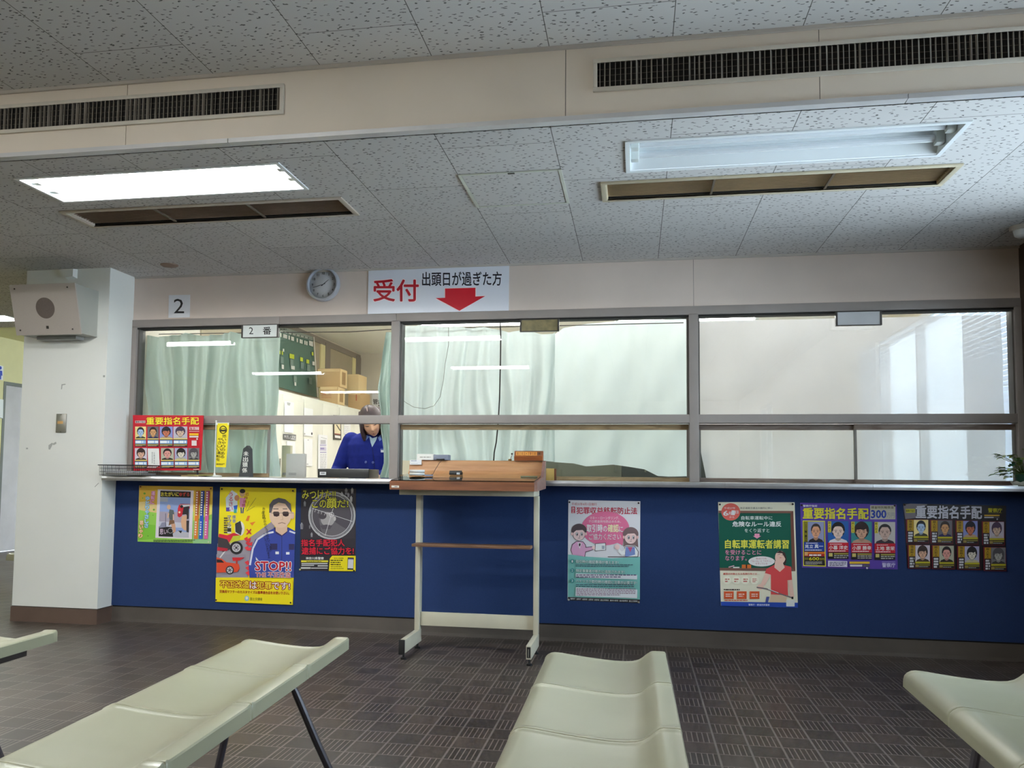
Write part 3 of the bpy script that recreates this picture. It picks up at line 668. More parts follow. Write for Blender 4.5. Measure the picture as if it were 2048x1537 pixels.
# reception sign
W_ = (226, 228, 238); p = Print(600, 500, 4.452, YW - .0052)
p.text('受付', 655, 262, 1058, 460, (255, 235, 238), bold=.045); p.k -= 0; p.text('受付', 655, 265, 1055, 458, (190, 18, 40), bold=.022)
p.text('出頭日が過ぎた方', 1088, 198, 1795, 322, (22, 20, 34), bold=.018, skew=-4)
A = [(1292, 345), (1562, 338), (1562, 416), (1650, 412), (1420, 543), (1208, 430), (1292, 427)]
p.poly([(x + (8 if x > 1420 else -8 if x < 1420 else 0), y + (6 if y > 420 else -5)) for x, y in A], (250, 226, 228)); p.poly(A, (206, 16, 40))
def board(name, label, cat, pr, corners, rgb, thick=.005, rough=.35, group=None):
    """printed rigid board: one mesh, the print on its face"""
    m = mat('board_%d_%d_%d' % rgb, rgb, rough, var=0.01); k = pr.k; pr.k = 0; a = [pr.P(*c) for c in corners]; pr.k = k
    d = Vector((0, thick, 0)); q = [v + d for v in a]
    pr.mb.add(a + q, [(0, 1, 2, 3), (7, 6, 5, 4), (0, 4, 5, 1), (1, 5, 6, 2), (2, 6, 7, 3), (3, 7, 4, 0)], m)
    return tag(pr.mb.build(name, loc=tuple(a[3]), fix=False), label, cat, group)
board('reception_sign', 'long white reception sign with red characters and a red down arrow', 'sign', p, [(610, 162), (1862, 123), (1858, 541), (603, 571)], W_)
p = Print(0, 480, 2.955, YW - .0032); p.text('2', 1027, 349, 1088, 434, (28, 28, 30), bold=.0)
board('number_plate', 'square white plate with a black number on the beige wall', 'sign', p, [(998, 327), (1123, 325), (1121, 458), (995, 461)], (222, 222, 228), .003)
# hanging number sign and two empty holders in the window head
M_BRK = mat('dark_bracket', (60, 56, 54), .4, metal=.4)
def holder(name, label, cat, x0, x1, z0, z1, plate, fn=None):
    Y = 5.262; t = thing(name, label, cat, ((x0 + x1) / 2, Y, z0))
    b = MB(); w = .010
    b.box(x0 - w, x0, Y - .012, Y + .012, z0 - .004, z1 + .004, M_BRK); b.box(x1, x1 + w, Y - .012, Y + .012, z0 - .004, z1 + .004, M_BRK); b.box(x0, x1, Y - .012, Y + .012, z0 - .004, z0, M_BRK); b.box(x0, x1, Y - .012, Y + .012, z1, z1 + .004, M_BRK)
    b.box(x0 - w, x1 + w, Y + .012, 5.2785, z1 - .01, z1 + .004, M_BRK); b.build('bracket', t)
    b = MB(); b.box(x0, x1, Y - .008, Y - .004, z0, z1, plate)
    if fn: fn(b, Y - .0082)
    b.build('plate', t, fix=False); return t
def f2(b, Y):
    p = Print(260, 640, 4.657, Y); p.text('2', 1108, 70, 1148, 134, (24, 24, 28), .0); p.text('番', 1238, 66, 1314, 137, (24, 24, 28), .02)
    b.add(p.mb.v, p.mb.f, ink((24, 24, 28)))
a0, a1 = at(486, 662, 5.254), at(554, 662, 5.254)
holder('window_number_sign', 'small hanging white sign reading number two over the open window', 'sign', a0.x, a1.x, at(520, 674.5, 5.254).z, at(520, 650.5, 5.254).z, mat('sign_plate_white', (218, 222, 220), .4), f2)
a0, a1 = at(1043, 650, 5.254), at(1115, 650, 5.254)
holder('empty_sign_holder', 'empty browned sign holder in the head of the middle window', 'sign holder', a0.x, a1.x, at(1080, 662, 5.254).z, at(1080, 640, 5.254).z, mat('browned_plate', (128, 116, 78), .35, var=.25, scale=30))
a0, a1 = at(1675, 637, 5.254), at(1760, 637, 5.254)
holder('empty_sign_holder', 'blank white sign holder in the head of the right window', 'sign holder', a0.x, a1.x, at(1717, 650, 5.254).z, at(1717, 624, 5.254).z, mat('blank_plate', (206, 208, 212), .35))

# ================================================================ benches
M_SEAT = mat('cream_moulded_plastic', (164, 162, 137), 0.28, var=0.05, scale=3); M_LEG = mat('dark_grey_leg', (74, 70, 76), 0.45, metal=.3)
PROF = [(0, .362), (0, .396), (-.003, .400), (-.010, .4012), (-.040, .4012), (-.048, .399), (-.060, .391), (-.073, .380), (-.086, .3715), (-.103, .3665), (-.128, .3645), (-.16, .3645), (-.20, .367), (-.25, .3715), (-.30, .3775), (-.335, .382), (-.357, .3835), (-.370, .381), (-.381, .375), (-.388, .366), (-.391, .356), (-.392, .334)]
def bench(label, x, y, rot, n=5, group='rows of cream waiting benches'):
    t = thing('waiting_bench', label, 'bench', (x, y, 0), group); t.rotation_euler = (0, 0, 0); U = .4395
    for k in range(n):
        b = MB(); st = [(0, -.002), (.003, .0022), (.010, .0030), (.018, .0006), (.03, 0)] + [(U * q, 0) for q in (.25, .5, .75)] + [(U - .03, 0), (U - .018, .0006), (U - .010, .0030), (U - .003, .0022), (U - .0005, -.002)]
        nP = len(PROF); vs = []
        for yy, dz in st:
            for i, (a, z) in enumerate(PROF):
                s_ = 1 if 2 <= i <= nP - 3 else .4
                ex = (.0008 if i < 2 else 0) * (dz / .003) - (.0008 if i > nP - 4 else 0) * (dz / .003)
                vs.append((a + ex, -(k * U + yy), z + dz * s_))
        fs = [(j * nP + i, j * nP + i + 1, (j + 1) * nP + i + 1, (j + 1) * nP + i) for j in range(len(st) - 1) for i in range(nP - 1)]
        # underside shell
        o_ = len(vs); m_ = len(st)
        for yy, dz in st:
            for i, (a, z) in enumerate(PROF):
                ix = a - .004 if i < 2 else (a + .004 if i > nP - 3 else a); vs.append((ix, -(k * U + yy), z - (.005 if 2 <= i <= nP - 3 else 0)))
        fs += [(o_ + j * nP + i, o_ + (j + 1) * nP + i, o_ + (j + 1) * nP + i + 1, o_ + j * nP + i + 1) for j in range(m_ - 1) for i in range(nP - 1)]
        for j in (0, m_ - 1): fs += [(j * nP + i, o_ + j * nP + i, o_ + j * nP + i + 1, j * nP + i + 1) for i in range(nP - 1)]
        for i in (0, nP - 1): fs += [(j * nP + i, (j + 1) * nP + i, o_ + (j + 1) * nP + i, o_ + j * nP + i) for j in range(m_ - 1)]
        b.add(vs, fs, M_SEAT, True); s = b.build('seat', None); s.parent = t
    for xx in (-.10, -.27):
        b = MB(); b.box(xx - .02, xx + .02, -n * U + .05, -.05, .318, .3535, mat('bench_rail', (52, 46, 44), .5), .003); s = b.build('rail', None); s.parent = t
    for yy in (-.31, -n * U + .31) if n > 2 else (-.2, -n * U + .2):
        b = MB(); b.box(-.285, -.085, yy - .02, yy + .02, .300, .3178, mat('bench_rail', (52, 46, 44), .5), .003); s = b.build('cross_bar', None); s.parent = t
        for xa, xb in ((-.092, .06), (-.275, -.335)):
            b = MB(); pts = [(xa - (.03 if xb > xa else -.03), yy, .309), (xa, yy, .306), (xa + (xb - xa) * .07, yy, .286), (xa + (xb - xa) * .5, yy, .15), (xb, yy, .003)]
            b.tube(pts, .0115, M_LEG, 10); b.tube([(xb, yy, 0.0), (xb, yy, .012)], .015, mat('leg_foot', (40, 38, 40), .6), 10); s = b.build('leg', None); s.parent = t
    t.rotation_euler = (0, 0, math.radians(rot)); return t
bench('cream bench in the middle, straight in front of the writing stand', .095, 2.914, .4)
bench('cream bench left of the middle one, its far end pointing at the motoring poster', -.974, 2.905, 3.2)
bench('cream bench at far right with only its front edge and corner showing', 1.196, 2.882, -2.0)
bench('cream bench end cut off by the left edge below the pillar', -2.018, 2.795, 1.5)
bench('bit of cream bench showing behind the foot of the pillar in the hall', -4.36, 5.83, 90, 1)
# ================================================================ notices on the blue panel
YPN = 5.1618
PAPER = (232, 232, 230); BLK = (26, 24, 26); WHT = (240, 240, 240); YEL = (245, 226, 40)
def notice(label, pr, corners, bg, pins=(), pin_rgb=(40, 24, 22), name='poster', cat='poster', thick=.0008, group='notices pinned to the blue panel'):
    m = ink(bg); k = pr.k; pr.k = 0; a = [pr.P(*c) for c in corners]; pr.k = k; d = Vector((0, thick, 0)); q = [v + d for v in a]
    pr.mb.add(a + q, [(0, 1, 2, 3), (7, 6, 5, 4), (0, 4, 5, 1), (1, 5, 6, 2), (2, 6, 7, 3), (3, 7, 4, 0)], m)
    o = tag(pr.mb.build(name, loc=tuple(a[3]), fix=False), label, cat, group)
    pr.k = 0
    for i, c in enumerate(pins):
        rgb = c[2] if len(c) > 2 else pin_rgb; p = pr.P(c[0], c[1]); b = MB()
        b.lathe([(0, .0105), (.004, .010), (.0055, .008), (.0055, .005), (.003, .004), (.003, .0)], mat('pin_%d_%d_%d' % rgb, rgb, .35, var=0), tuple(p), 12, 'Y'); b.build('push_pin', o)
    return o
# --- 1 landscape safety poster
p = Print(260, 960, 10.978, YPN)
p.poly([(205, 130), (1818, 155), (1812, 560), (1795, 700), (590, 680), (200, 665)], (226, 182, 62))
p.poly([(203, 490), (330, 480), (600, 560), (590, 730), (190, 700)], (232, 206, 140))
p.poly([(196, 660), (330, 690), (580, 730), (1400, 700), (1805, 560), (1780, 1405), (168, 1360)], (150, 204, 84)); p.poly([(190, 960), (560, 1000), (560, 1300), (172, 1330)], (128, 194, 62)); p.poly([(1400, 900), (1795, 880), (1782, 1400), (1380, 1400)], (160, 212, 150))
p.poly([(1400, 560), (1808, 545), (1800, 760), (1395, 900)], (236, 220, 110))
for x, y, r in ((320, 303, 26), (280, 406, 16), (525, 660, 24), (505, 780, 12), (395, 1235, 18)): p.ell(x, y, r, r * .9, (104, 160, 48), 10)
p.poly([(612, 210), (1400, 236), (1360, 1306), (556, 1276)], (236, 226, 236)); p.poly([(668, 240), (1336, 262), (1290, 1270), (630, 1246)], (150, 170, 220))
p.poly([(668, 240), (1336, 262), (1332, 398), (664, 380)], BLK); p.text('おたがいに', 682, 268, 1070, 362, (240, 224, 70), .02); p.text('ゆずる', 1082, 280, 1305, 366, (214, 66, 50), .02)
p.poly([(664, 385), (838, 392), (830, 488), (660, 478)], (176, 180, 196)); p.poly([(650, 700), (1310, 720), (1300, 960), (640, 920)], (176, 166, 186)); p.poly([(640, 915), (1305, 950), (1300, 1060), (634, 1040)], (206, 206, 220))
p.poly([(636, 1030), (1000, 1040), (960, 1256), (630, 1246)], (34, 30, 34)); p.text('思い', 655, 1085, 820, 1200, (226, 200, 220), .02)
p.poly([(1075, 560), (1110, 530), (1325, 535), (1310, 640), (1180, 650), (1140, 800), (1085, 830), (1045, 800), (1050, 640)], (204, 40, 56)); p.poly([(1095, 550), (1320, 545), (1310, 590), (1150, 600)], (226, 226, 230)); p.ell(1135, 590, 34, 34, (40, 36, 40), 14); p.ell(1088, 715, 24, 24, (240, 206, 170), 12)
p.poly([(1180, 600), (1300, 580), (1290, 860), (1245, 870), (1240, 760), (1150, 770)], (44, 40, 46)); p.poly([(1140, 800), (1250, 780), (1240, 1110), (1200, 1115), (1140, 1050), (1120, 930)], (222, 176, 140)); p.poly([(1240, 900), (1300, 900), (1290, 1270), (1240, 1130)], (54, 50, 56))
p.poly([(640, 1060), (700, 940), (790, 930), (800, 1040)], (150, 150, 176)); p.line([(785, 740), (785, 1030)], 10, (70, 64, 80))
p.ell(855, 600, 42, 52, (224, 182, 150)); p.poly([(870, 650), (960, 670), (975, 760), (960, 890), (870, 880), (850, 760)], (90, 98, 100)); p.line([(850, 740), (835, 840)], 26, (224, 182, 150)); p.line([(955, 760), (955, 890)], 24, (228, 190, 160))
p.poly([(870, 885), (970, 890), (985, 960), (900, 980), (850, 1010)], (128, 92, 66)); p.poly([(905, 975), (995, 965), (1010, 1130), (960, 1180), (930, 1100)], (214, 164, 134)); p.ring(890, 1120, 60, 10, (190, 190, 196)); p.poly([(940, 1180), (1050, 1130), (1300, 1160), (1290, 1270), (950, 1256)], (196, 194, 206)); p.poly([(1060, 1120), (1150, 1120), (1120, 1180)], (36, 34, 38))
for tx, cx, y0, y1, c, o_ in (('運転に', 518, 250, 540, (244, 200, 226), (206, 84, 150)), ('ゆとりやさしさ', 395, 360, 1060, (210, 236, 250), (90, 166, 214)), ('思いやり', 268, 895, 1280, (250, 234, 210), (230, 140, 50))): p.vtext(tx, cx, y0, y1, 78, c, .02, lean=-30, out=o_, ow=.10)
for x, c, c2 in ((1475, (176, 96, 46), (226, 130, 50)), (1585, (36, 60, 130), (34, 90, 190)), (1700, (170, 60, 110), (220, 96, 160))):
    p.poly([(x + 20 - 38, 245), (x + 20 + 42, 245), (x - 2 + 40, 770), (x - 40, 770)], c); p.poly([(x - 40, 770), (x + 40, 770), (x - 20 + 40, 1300), (x - 20 - 45, 1300)], c2)
    for k in range(18):
        y = 270 + k * 54
        if 780 < y < 900: continue
        p.rect(x + 8 - k * 2.2 - 15, y, x + 8 - k * 2.2 + 15, y + 30, (240, 236, 232))
p.dashes(530, 1312, 1440, 1366, (50, 60, 60), 2, .5, 4)
notice('landscape yellow and green safe driving poster, leftmost on the blue panel', p, [(203, 130), (1820, 157), (1782, 1408), (166, 1360)], (214, 200, 110), ((240, 155), (1785, 196), (1735, 1368, (220, 226, 190))), (120, 26, 24))
# --- 2 yellow motoring poster
p = Print(425, 965, 6.0286, YPN); Y2 = (246, 226, 30)
p.poly([(60, 740), (420, 690), (720, 470), (760, 560), (480, 800), (430, 1140), (48, 1140), (52, 900)], (160, 152, 164)); p.poly([(48, 870), (400, 870), (430, 1150), (44, 1150)], (150, 144, 156)); p.line([(90, 910), (330, 600)], 14, (226, 222, 220))
p.poly([(160, 190), (235, 95), (300, 140), (300, 360), (165, 350)], (222, 232, 240)); p.text('うるさい', 195, 120, 245, 345, (196, 40, 60), .02) if False else p.vtext('うるさい', 222, 118, 352, 48, (200, 40, 70), .015)
p.ell(360, 135, 34, 44, (216, 170, 130)); p.ell(362, 108, 34, 26, (44, 38, 36)); p.poly([(330, 185), (400, 190), (392, 305), (328, 300)], (232, 150, 196)); p.line([(345, 305), (348, 375)], 14, (40, 60, 130)); p.line([(375, 305), (366, 375)], 14, (40, 60, 130)); p.ell(295, 190, 30, 36, (206, 140, 100)); p.poly([(255, 285), (305, 275), (295, 330), (260, 330)], (40, 90, 190)); p.rect(258, 325, 292, 372, (60, 160, 140)); p.rect(165, 305, 205, 352, (80, 66, 150))
p.vtext('近所迷惑', 425, 120, 300, 44, (176, 60, 40), .015, lean=-55)
for a, c in (((525, 190), (415, 348)), ((512, 290), (410, 352)), ((440, 230), (400, 340))): p.line([a, c], 4, (120, 116, 60))
for q in (((425, 405), (455, 405), (435, 470), (400, 465)), ((450, 490), (520, 475), (480, 525))): p.poly(q, (232, 130, 50))
p.vtext('爆音', 262, 395, 490, 40, (70, 60, 50), .01, out=WHT); p.vtext('マフラー', 205, 400, 600, 44, (40, 34, 30), .012, out=WHT); p.dashes(140, 420, 185, 620, (90, 80, 60), 7, .6, 2)
# motorcycle
p.ell(330, 560, 60, 90, (236, 234, 230)); p.poly([(275, 500), (340, 465), (360, 560), (345, 640), (280, 600)], (60, 62, 66)); p.poly([(80, 620), (180, 640), (260, 610), (340, 640), (250, 700), (180, 740), (130, 760), (70, 700)], (206, 40, 60)); p.poly([(70, 660), (180, 690), (240, 800), (130, 840), (66, 800)], (70, 62, 66)); p.poly([(250, 650), (340, 640), (330, 700), (200, 740)], (200, 206, 60)); p.poly([(62, 780), (190, 800), (180, 830), (60, 826)], (190, 40, 60))
p.ring(290, 790, 78, 26, (40, 38, 42)); p.ring(290, 790, 50, 10, (226, 224, 226)); p.line([(255, 790), (325, 790)], 12, (226, 224, 226)); p.line([(290, 755), (290, 825)], 12, (226, 224, 226)); p.ell(290, 790, 14, 14, (60, 56, 60), 10)
# red car
p.poly([(52, 905), (120, 925), (170, 965), (320, 985), (332, 1040), (300, 1085), (52, 1090)], (222, 78, 48)); p.poly([(54, 930), (110, 935), (145, 970), (54, 970)], (44, 34, 40)); p.poly([(240, 908), (392, 906), (330, 944), (250, 950)], (206, 40, 52)); p.rect(285, 940, 305, 985, (200, 56, 44)); p.ell(212, 1060, 50, 52, (52, 48, 54)); p.ell(212, 1060, 36, 38, (206, 206, 210)); [p.line([(212 - 34 * math.cos(a), 1060 - 34 * math.sin(a)), (212 + 34 * math.cos(a), 1060 + 34 * math.sin(a))], 8, (70, 66, 72)) for a in (.3, 1.35, 2.4)]
for x, y in ((380, 690), (400, 740), (390, 800), (390, 975), (400, 1040), (400, 1100)): p.poly([(x, y - 10), (x + 45, y - 34), (x + 48, y - 8), (x + 85, y - 20), (x + 78, y + 26), (x + 30, y + 22)], (224, 60, 70))
p.line([(415, 565), (470, 625)], 13, (206, 40, 80)); p.line([(468, 565), (415, 630)], 13, (206, 40, 80))
# man in sunglasses
p.poly([(440, 1000), (470, 800), (520, 690), (640, 610), (760, 545), (840, 640), (920, 545), (1000, 590), (985, 1150), (450, 1150)], (58, 74, 160)); p.line([(455, 1000), (490, 800), (545, 690), (650, 620), (740, 600)], 22, (226, 228, 240)); p.line([(930, 590), (1000, 615)], 20, (226, 228, 240)); p.line([(840, 640), (838, 940)], 6, (40, 44, 90)); p.rect(700, 740, 785, 815, (50, 48, 92)); p.rect(925, 745, 990, 815, (50, 48, 92)); p.rect(762, 836, 804, 868, WHT); p.rect(890, 842, 932, 872, WHT)
p.poly([(740, 545), (920, 545), (900, 610), (838, 655), (770, 620)], (58, 46, 96)); p.poly([(765, 470), (905, 470), (905, 590), (840, 640), (765, 590)], (226, 190, 164)); p.ell(822, 400, 132, 150, (232, 200, 176), 26); p.ell(968, 400, 22, 46, (228, 194, 168), 12); p.poly([(686, 370), (690, 270), (730, 215), (800, 188), (880, 205), (945, 260), (958, 370), (930, 330), (880, 260), (800, 245), (740, 280), (715, 365)], (92, 88, 94))
p.rect(735, 318, 800, 326, BLK); p.rect(850, 318, 905, 326, BLK); p.poly([(732, 368), (745, 355), (800, 355), (812, 372), (808, 405), (780, 416), (745, 410)], (60, 40, 44)); p.poly([(845, 368), (860, 355), (915, 355), (926, 372), (920, 405), (890, 416), (855, 405)], (60, 40, 44)); p.line([(705, 372), (985, 372)], 5, (120, 110, 104)); p.line([(795, 500), (842, 486), (885, 500)], 6, (120, 70, 60)); p.line([(840, 400), (855, 450), (825, 455)], 4, (190, 150, 126))
p.vtext('あなたは', 622, 300, 440, 34, BLK, .006); p.vtext('まわりからどう見られているか', 610, 350, 840, 34, BLK, .006, lean=100); p.vtext('気にしたことがありますか', 630, 610, 920, 30, BLK, .006, lean=60)
p.poly([(525, 900), (560, 940), (530, 940)], WHT)
p.text('STOP!!', 522, 955, 950, 1062, (190, 22, 44), .03, skew=6, out=WHT, ow=.06); p.text('THE 不正改造', 526, 1078, 945, 1146, (190, 22, 44), .02, skew=6, out=WHT, ow=.06)
p.poly([(46, 1150), (976, 1186), (970, 1478), (40, 1440)], Y2)
for tx, x0, x1, c in (('不正改造', 98, 455, (250, 226, 60)), ('は', 455, 540, WHT), ('犯罪', 540, 720, (250, 226, 60)), ('です!', 724, 938, WHT)): p.text(tx, x0, 1184 + (x0 - 98) * .03, x1, 1270 + (x0 - 98) * .03, c, .022, skew=6, out=(150, 24, 20), ow=.12)
p.text('交換用マフラーのカスタマイズは基準適合品をお使い下さい。', 92, 1298, 930, 1334, (170, 24, 26), .03, skew=22)
p.ell(420, 1400, 28, 32, (150, 200, 220)); p.ell(420, 1396, 15, 18, WHT); p.text('国土交通省', 460, 1388, 608, 1424, (70, 66, 40), .006, skew=3)
notice('yellow portrait motoring poster with a cartoon man in sunglasses', p, [(92, 56), (1008, 74), (970, 1480), (42, 1440)], Y2, ((118, 82), (975, 104), (50, 1420), (947, 1452)))
# --- 3 dark target poster
p = Print(590, 970, 8.538, YPN); rnd = random.Random(5)
p.rect(105, 600, 1020, 920, (52, 48, 56))
for k in range(26):
    x = rnd.uniform(110, 1000); y = rnd.uniform(80, 880); h = rnd.uniform(45, 90)
    if 300 < x < 700 and 100 < y < 800: continue
    c = rnd.choice(((150, 150, 156), (190, 190, 194), (120, 118, 124))); p.poly([(x - h * .28, y - h * .3), (x + h * .28, y - h * .3), (x + h * .2, y + h * .7), (x + h * .05, y + h * .7), (x, y + h * .3), (x - h * .05, y + h * .7), (x - h * .2, y + h * .7)], c); p.ell(x, y - h * .42, h * .16, h * .17, c, 10)
p.ell(630, 530, 360, 380, (78, 74, 82), 36)
p.poly([(400, 480), (480, 440), (600, 470), (680, 560), (690, 640), (780, 700), (900, 770), (820, 860), (640, 890), (480, 860), (440, 760), (420, 640)], (104, 100, 106)); p.ell(560, 590, 120, 120, (168, 164, 166), 24, 0, 360); p.ell(470, 530, 70, 60, (70, 64, 72)); p.poly([(430, 700), (540, 680), (640, 700), (600, 760), (470, 760)], (84, 80, 88)); p.ell(680, 580, 22, 40, (190, 186, 186), 12)
p.ring(632, 525, 402, 26, (186, 186, 190), 40, 412); p.ring(632, 525, 368, 10, (150, 148, 154), 40, 378); p.ring(632, 525, 345, 12, (196, 196, 200), 40, 358)
p.line([(290, 400), (985, 630)], 7, (220, 220, 222)); p.line([(655, 400), (515, 870)], 7, (220, 220, 222)); p.ring(625, 510, 42, 7, (220, 220, 222))
for k in range(4): x = 350 + k * 55; p.line([(x + 6, 415 + k * 18), (x - 12, 470 + k * 18)], 6, (210, 210, 212))
p.text('みつけた!!', 125, 92, 695, 245, (228, 226, 70), .02, out=(30, 28, 20), ow=.05); p.text('この', 298, 262, 535, 392, (228, 226, 70), .02, out=(30, 28, 20), ow=.05); p.text('顔', 545, 232, 712, 398, (228, 226, 70), .03, out=(30, 28, 20), ow=.05); p.text('だ!', 725, 262, 912, 386, (228, 226, 70), .02, out=(30, 28, 20), ow=.05)
p.text('指名手配犯人', 110, 935, 850, 1050, (206, 24, 54), .03, out=(30, 24, 28)); p.text('逮捕にご協力を!', 120, 1068, 1005, 1192, (206, 24, 54), .03, out=(30, 24, 28)); p.text('神奈川県警察', 190, 1234, 495, 1280, (232, 232, 232), .02)
p.rect(110, 1292, 570, 1324, (226, 216, 60)); p.dashes(200, 1300, 480, 1318, (60, 54, 30), 1, .6, 3)
for q in ((115, 1338, 560, 1358), (115, 1370, 330, 1386), (392, 1376, 565, 1396), (105, 1408, 272, 1436), (280, 1416, 560, 1432)): p.rect(*q, (206, 206, 206)); 
p.poly([(640, 1212), (1040, 1215), (1038, 1478), (582, 1472), (600, 1260)], (240, 222, 30)); p.text('神奈川県警察', 668, 1246, 832, 1268, BLK, .01)
for k, w in enumerate((270, 190, 190)): p.dashes(612, 1280 + k * 36, 612 + w, 1304 + k * 36, (60, 54, 20), 1, .75, 6 + k)
p.dashes(612, 1392, 880, 1410, (110, 100, 30), 1, .6, 2); p.dashes(612, 1424, 870, 1440, (90, 84, 30), 1, .6, 9)
p.poly([(905, 1242), (1010, 1246), (1002, 1454), (898, 1450)], (40, 36, 40)); p.poly([(912, 1262), (1004, 1266), (998, 1430), (905, 1426)], (214, 212, 216)); p.poly([(912, 1262), (1004, 1266), (1003, 1284), (911, 1280)], (140, 130, 190))
notice('dark portrait poster with a crosshair over a face, right of the yellow poster', p, [(105, 66), (1042, 70), (1034, 1482), (80, 1470)], (46, 42, 50), ((92, 1448, (220, 214, 140)), (1012, 1468)))
# --- 4 pink and teal law poster
p = Print(1120, 990, 6.683, YPN)
p.poly([(108, 800), (380, 830), (700, 850), (1070, 830), (1068, 1402), (104, 1370)], (128, 196, 190)); p.poly([(104, 1368), (1068, 1402), (1060, 1450), (102, 1412)], (52, 50, 54))
for k in range(9): p.text(('警察庁', '金融庁', '総務省', '法務省', '財務省', '厚生労働省', '農林水産省', '経済産業省', '国土交通省')[k], 140 + (k if k < 5 else 0) * 80 + max(0, k - 5) * 128 + (400 if k >= 5 else 0), 1380 + k * 4, 205 + (k if k < 5 else 0) * 80 + max(0, k - 5) * 128 + (445 if k >= 5 else 0), 1402 + k * 4, (226, 226, 226), .01)
p.text('平成25年4月1日施行', 155, 106, 492, 142, (190, 30, 60), .006, skew=4); p.rect(152, 160, 202, 248, (196, 24, 60)); p.vtext('改正', 177, 164, 246, 34, WHT, .02); p.text('犯罪収益移転防止法', 220, 166, 1030, 256, (200, 24, 62), .02, skew=6)
p.ell(605, 450, 322, 226, (232, 120, 160), 36); p.poly([(760, 640), (850, 600), (835, 680)], (232, 120, 160))
p.text('マネー・ローンダリング、', 400, 290, 790, 332, WHT, .006); p.text('テロ資金供与防止のため、', 385, 338, 815, 374, WHT, .006, skew=4); p.text('取引時', 358, 398, 568, 500, WHT, .03); p.text('の', 578, 420, 630, 495, WHT, .02); p.text('確認', 640, 398, 782, 500, (246, 240, 196), .03); p.text('に', 788, 425, 842, 500, WHT, .02); p.text('ご協力ください', 388, 522, 815, 602, WHT, .012)
OUT = (70, 50, 60)
def toon(cx, cy, r, hair, long_=False):
    if long_: p.poly([(cx - r * .95, cy), (cx - r, cy + r * 1.4), (cx - r * .6, cy + r * 1.2), (cx + r * .6, cy + r * 1.2), (cx + r * 1.05, cy + r * 1.5), (cx + r * .95, cy)], hair)
    p.ell(cx, cy - r * .35, r * 1.08, r * .98, hair, 24); p.ell(cx - r * .95, cy + r * .1, r * .16, r * .22, (250, 206, 200), 10); p.ell(cx + r * .95, cy + r * .1, r * .16, r * .22, (250, 206, 200), 10)
    p.ell(cx, cy + r * .12, r * .86, r * .92, OUT, 24); p.ell(cx, cy + r * .12, r * .83, r * .89, (250, 216, 214), 24); p.poly([(cx - r * .85, cy), (cx - r * .7, cy - r * .75), (cx + r * .3, cy - r * .95), (cx + r * .85, cy - r * .1), (cx + r * .5, cy - r * .45), (cx - r * .4, cy - r * .4)], hair)
    for q in (-.3, .36): p.ell(cx + r * q, cy + r * .12, r * .17, r * .27, OUT, 14); p.ell(cx + r * q, cy + r * .12, r * .13, r * .23, WHT, 14); p.ell(cx + r * (q + .03), cy + r * .16, r * .08, r * .15, OUT, 12)
    p.line([(cx + r * .05, cy + r * .3), (cx + r * .12, cy + r * .45), (cx, cy + r * .46)], 4, OUT); p.line([(cx - r * .12, cy + r * .68), (cx + r * .15, cy + r * .66)], 5, OUT)
p.poly([(165, 800), (140, 740), (165, 660), (220, 620), (310, 625), (345, 670), (350, 700), (430, 690), (440, 740), (345, 770), (335, 830)], OUT); p.poly([(170, 800), (148, 740), (170, 668), (222, 628), (308, 633), (338, 675), (342, 710), (430, 698), (434, 734), (338, 762), (328, 828)], (226, 170, 206)); p.poly([(235, 640), (290, 645), (265, 730)], WHT); p.poly([(250, 650), (280, 652), (268, 690), (254, 690)], OUT); toon(255, 515, 96, (92, 78, 84))
p.ell(460, 708, 34, 26, (250, 216, 214), 12); p.poly([(470, 652), (612, 642), (614, 742), (465, 754)], OUT); p.poly([(476, 658), (606, 648), (608, 738), (471, 748)], (240, 240, 242)); p.rect(560, 682, 596, 726, (170, 176, 190))
p.poly([(865, 690), (1000, 685), (1050, 760), (1045, 832), (870, 832)], OUT); p.poly([(870, 696), (996, 692), (1042, 762), (1038, 826), (876, 826)], (246, 246, 248)); p.poly([(880, 700), (1000, 700), (1004, 800), (910, 826), (870, 826)], (130, 150, 210)); p.poly([(905, 700), (970, 700), (940, 770)], (206, 90, 130)); p.poly([(870, 720), (830, 760), (790, 730), (770, 760), (840, 820), (870, 800)], (246, 246, 248)); p.ell(765, 698, 34, 38, (250, 216, 214), 14); toon(945, 560, 96, (128, 104, 106), True); p.rect(640, 826, 900, 834, OUT)
for k, (tx, x1, y) in enumerate((('取引時の確認事項が増えます!', 780, 870), ('特定事業者が新たに追加されます!', 862, 992), ('ハイリスク取引時の確認に注意が必要です!', 1028, 1130))):
    p.ell(165, y + 20, 28, 30, (70, 150, 150), 16); p.text(str(k + 1), 156, y + 4, 174, y + 36, WHT, .01); p.text(tx, 214, y, x1, y + 44, (236, 248, 246), .016, skew=16 + 6 * k, out=(40, 110, 112), ow=.06)
p.dashes(210, 926, 980, 966, (70, 90, 110), 2, .45, 2); p.poly([(212, 1052), (1032, 1072), (1030, 1132), (210, 1106)], (232, 234, 240)); p.dashes(218, 1060, 1020, 1112, (90, 70, 110), 2, .5, 3); p.dashes(212, 1190, 990, 1240, (70, 90, 110), 2, .4, 5); p.poly([(212, 1236), (1034, 1268), (1030, 1384), (208, 1352)], (232, 234, 240)); p.dashes(220, 1248, 1010, 1350, (130, 80, 110), 5, .42, 7)
notice('pink and teal portrait law poster right of the writing stand', p, [(112, 72), (1074, 88), (1064, 1450), (100, 1412)], (232, 230, 236), ((128, 100), (1050, 112), (118, 1404, (180, 180, 180)), (1050, 1436, (150, 140, 120))))
